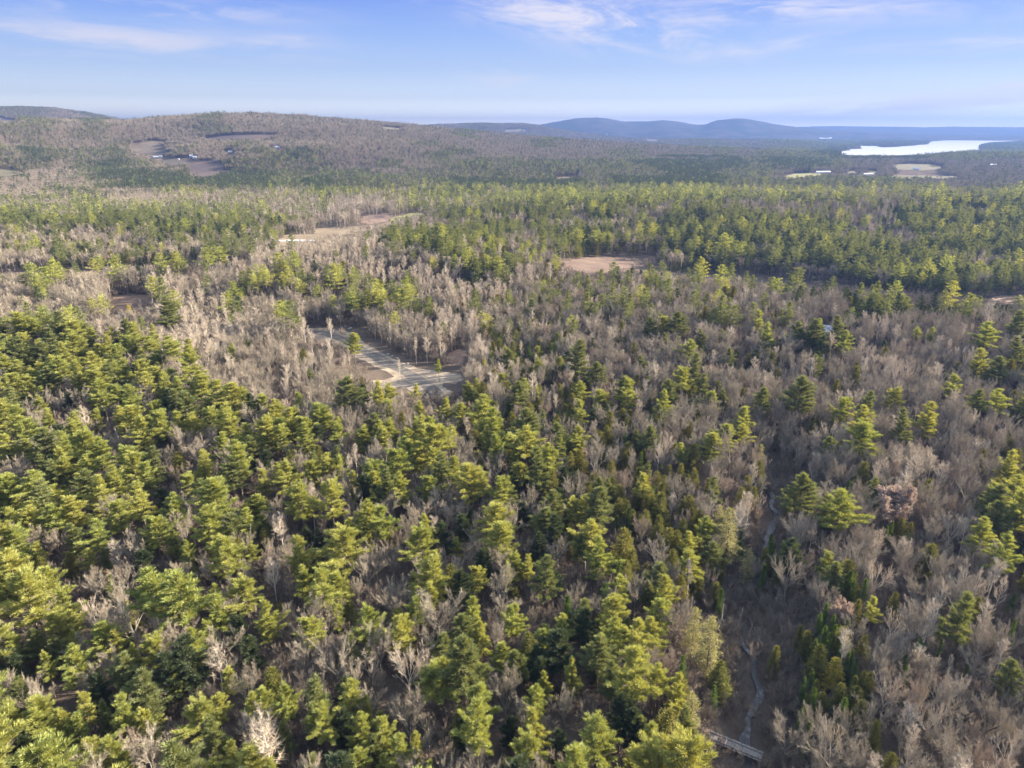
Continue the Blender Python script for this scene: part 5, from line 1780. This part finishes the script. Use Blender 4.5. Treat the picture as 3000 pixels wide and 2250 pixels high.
# brush and saplings under the trees
X, Y, rg = wedge_points(3.0, 60, 620, 77)
Z = height(X, Y)
bx, by, dep = project(X, Y, Z)
code = code_at(bx, by - 60)
clr = clearness(X, Y, Z, 3.0)
gap = inside(bx, by, GAP) | inside(bx, by, GAP2)
bd = seg_dist(X, Y, BROOK)
dens = np.select([gap, code == ord('s'), code == ord('r'), code == ord('P')], [0.95, 0.8, 0.5, 0.30], 0.62)
keep = (rg.random(len(X)) < dens) & (clr != 2) & (bd > np.where((by > 1610) & (by < 1960), 0.3, 1.7) + 1.6 * rg.random(len(X)))
bm_ = inside(bx, by, BRIDGE_PX)
X, Y, Z, gap = X[keep], Y[keep], Z[keep], gap[keep]
K = KINDS['U']
protos = []
for lod in (0, 1):
    for j in range(len(K.geo[lod])):
        v, f, mi = K.merged(lod, j)
        protos.append(np_mesh('brush_form', v, f, [K.wood, K.leaf], mi))
n0 = len(K.geo[0])
far_ = np.hypot(X, Y) > 320
idx = np.where(far_, n0 + rg.integers(0, len(protos) - n0, len(X)), rg.integers(0, n0, len(X)))
s = rg.uniform(0.6, 1.7, len(X))
scatter('brush', 'dark purplish brush and saplings under the trees', protos, np.stack([X, Y, Z - 0.1], -1),
        np.stack([0 * X, 0 * X, rg.uniform(0, 6.28, len(X))], -1), np.stack([s, s, s * rg.uniform(0.8, 1.2, len(X))], -1), idx)
print('brush', len(X))

# distant woods: squares of forest, each many trees
TILE = 32.0
TMIX = {
    'P': [('P', 3), ('Q', 14), ('D', 16), ('B', 12), ('N', 4), ('H', 6)],
    'G': [('D', 26), ('H', 10), ('Q', 2), ('B', 12), ('N', 5)],
    'm': [('Q', 3), ('D', 6), ('H', 4), ('B', 27), ('N', 13), ('Y', 2)],
    'b': [('B', 32), ('N', 18), ('Y', 2), ('H', 3), ('D', 2)],
    'g': [('H', 12), ('D', 11), ('Q', 3), ('B', 15), ('N', 7)],
}
protos, tt = [], {}
for c, mixl in TMIX.items():
    for var in range(3):
        rg = np.random.default_rng(var * 31 + ord(c))
        mats, V, T, Q_, mt_t, mt_q, nv = [], [], [], [], [], [], 0
        for (k, n) in mixl:
            Kd = KINDS[k]
            for mm in (Kd.wood, Kd.leaf):
                if mm not in mats:
                    mats.append(mm)
            for _ in range(int(n * 1.35)):
                wv, wf, lv, lf = Kd.geo[2][rg.integers(len(Kd.geo[2]))]
                a = rg.uniform(0, 6.283); ca, sa = math.cos(a), math.sin(a)
                sz = rg.uniform(0.6, 0.95); sx = sz * rg.uniform(0.75, 1.0)
                ox, oy = rg.uniform(-TILE / 2, TILE / 2, 2)
                v = np.concatenate([wv, lv])
                v = np.stack([(v[:, 0] * ca - v[:, 1] * sa) * sx + ox, (v[:, 0] * sa + v[:, 1] * ca) * sx + oy, v[:, 2] * sz - 1.0], -1)
                V.append(v); Q_.append(wf + nv); T.append(lf + nv + len(wv))
                mt_q.append(np.full(len(wf), mats.index(Kd.wood))); mt_t.append(np.full(len(lf), mats.index(Kd.leaf)))
                nv += len(v)
        tt[(c, var)] = len(protos)
        protos.append(np_mesh('woods_square', np.concatenate(V), [np.concatenate(Q_), np.concatenate(T)], mats, np.concatenate(mt_q + mt_t)))
R_FAR = 9000.0
az = None
xs = np.arange(-R_FAR, R_FAR, TILE); ys = np.arange(300, R_FAR, TILE)
X, Y = np.meshgrid(xs, ys); X = X.ravel(); Y = Y.ravel()
r = np.hypot(X, Y)
m = (r > R_FIELD - 10) & (r < R_FAR) & (np.abs(X) < Y * 0.79 + 60)
X, Y, r = X[m], Y[m], r[m]
rg = np.random.default_rng(5)
X = X + rg.uniform(-6, 6, len(X)); Y = Y + rg.uniform(-6, 6, len(X))
Z = height(X, Y)
# slope of each square
gxh = (height(X + 12, Y) - height(X - 12, Y)) / 24; gyh = (height(X, Y + 12) - height(X, Y - 12)) / 24
bx, by, dep = project(X, Y, Z + 10)
code = code_at(bx, by, rg.normal(0, 8, len(X)) + 45 * vnoise(X / 160, Y / 160, 77), rg.normal(0, 2, len(X)) + 9 * vnoise(X / 300, Y / 220, 78))
clr = np.zeros(len(X), bool)
for zz in (0, 7, 12):
    for (ddx, ddy) in ((-7, 0), (7, 0), (0, 5)):
        px_, py_, _ = project(X + ddx, Y + ddy, Z + zz)
        for p in FARS + [GREEN, MEADOW, MARSH]:
            clr |= inside(px_, py_, p)
for (sx_, sy_, sr_) in SPOTS:
    a_ = math.hypot(sx_, sy_)
    # keep the building and a strip before it open
    for t_ in (0.0, 30.0, 60.0, 90.0):
        qx, qy = sx_ * (1 - t_ / a_), sy_ * (1 - t_ / a_)
        clr |= np.hypot(X - qx, Y - qy) < sr_ * 0.6 + 16
keep = ~clr & (Z > LAKE_Z - 60)
X, Y, Z, code, gxh, gyh = X[keep], Y[keep], Z[keep], code[keep], gxh[keep], gyh[keep]
c2 = {ord('P'): 'P', ord('p'): 'P', ord('G'): 'G', ord('m'): 'm', ord('b'): 'b', ord('B'): 'b', ord('g'): 'g', ord('r'): 'b', ord('s'): 'b'}
var = rg.integers(0, 3, len(X))
idx = [tt[(c2[int(k)], int(v))] for k, v in zip(code, var)]
rot = rg.integers(0, 4, len(X)) * (math.pi / 2)
# tilt with the land: rotate about x by the slope in y, about y by the slope in x (before the turn about z the squares are symmetric)
rx, ry = np.arctan(gyh), -np.arctan(gxh)
ca, sa = np.cos(rot), np.sin(rot)
R3 = np.stack([rx * ca + ry * sa, -rx * sa + ry * ca, rot], -1)
s = rg.uniform(0.95, 1.15, len(X))
scatter('distant_woods', 'far wooded valley floor and hillsides fading to blue', protos, np.stack([X, Y, Z], -1), R3, np.stack([s, s, s * rg.uniform(0.85, 1.1, len(X))], -1), idx)
print('squares of distant woods', len(X))
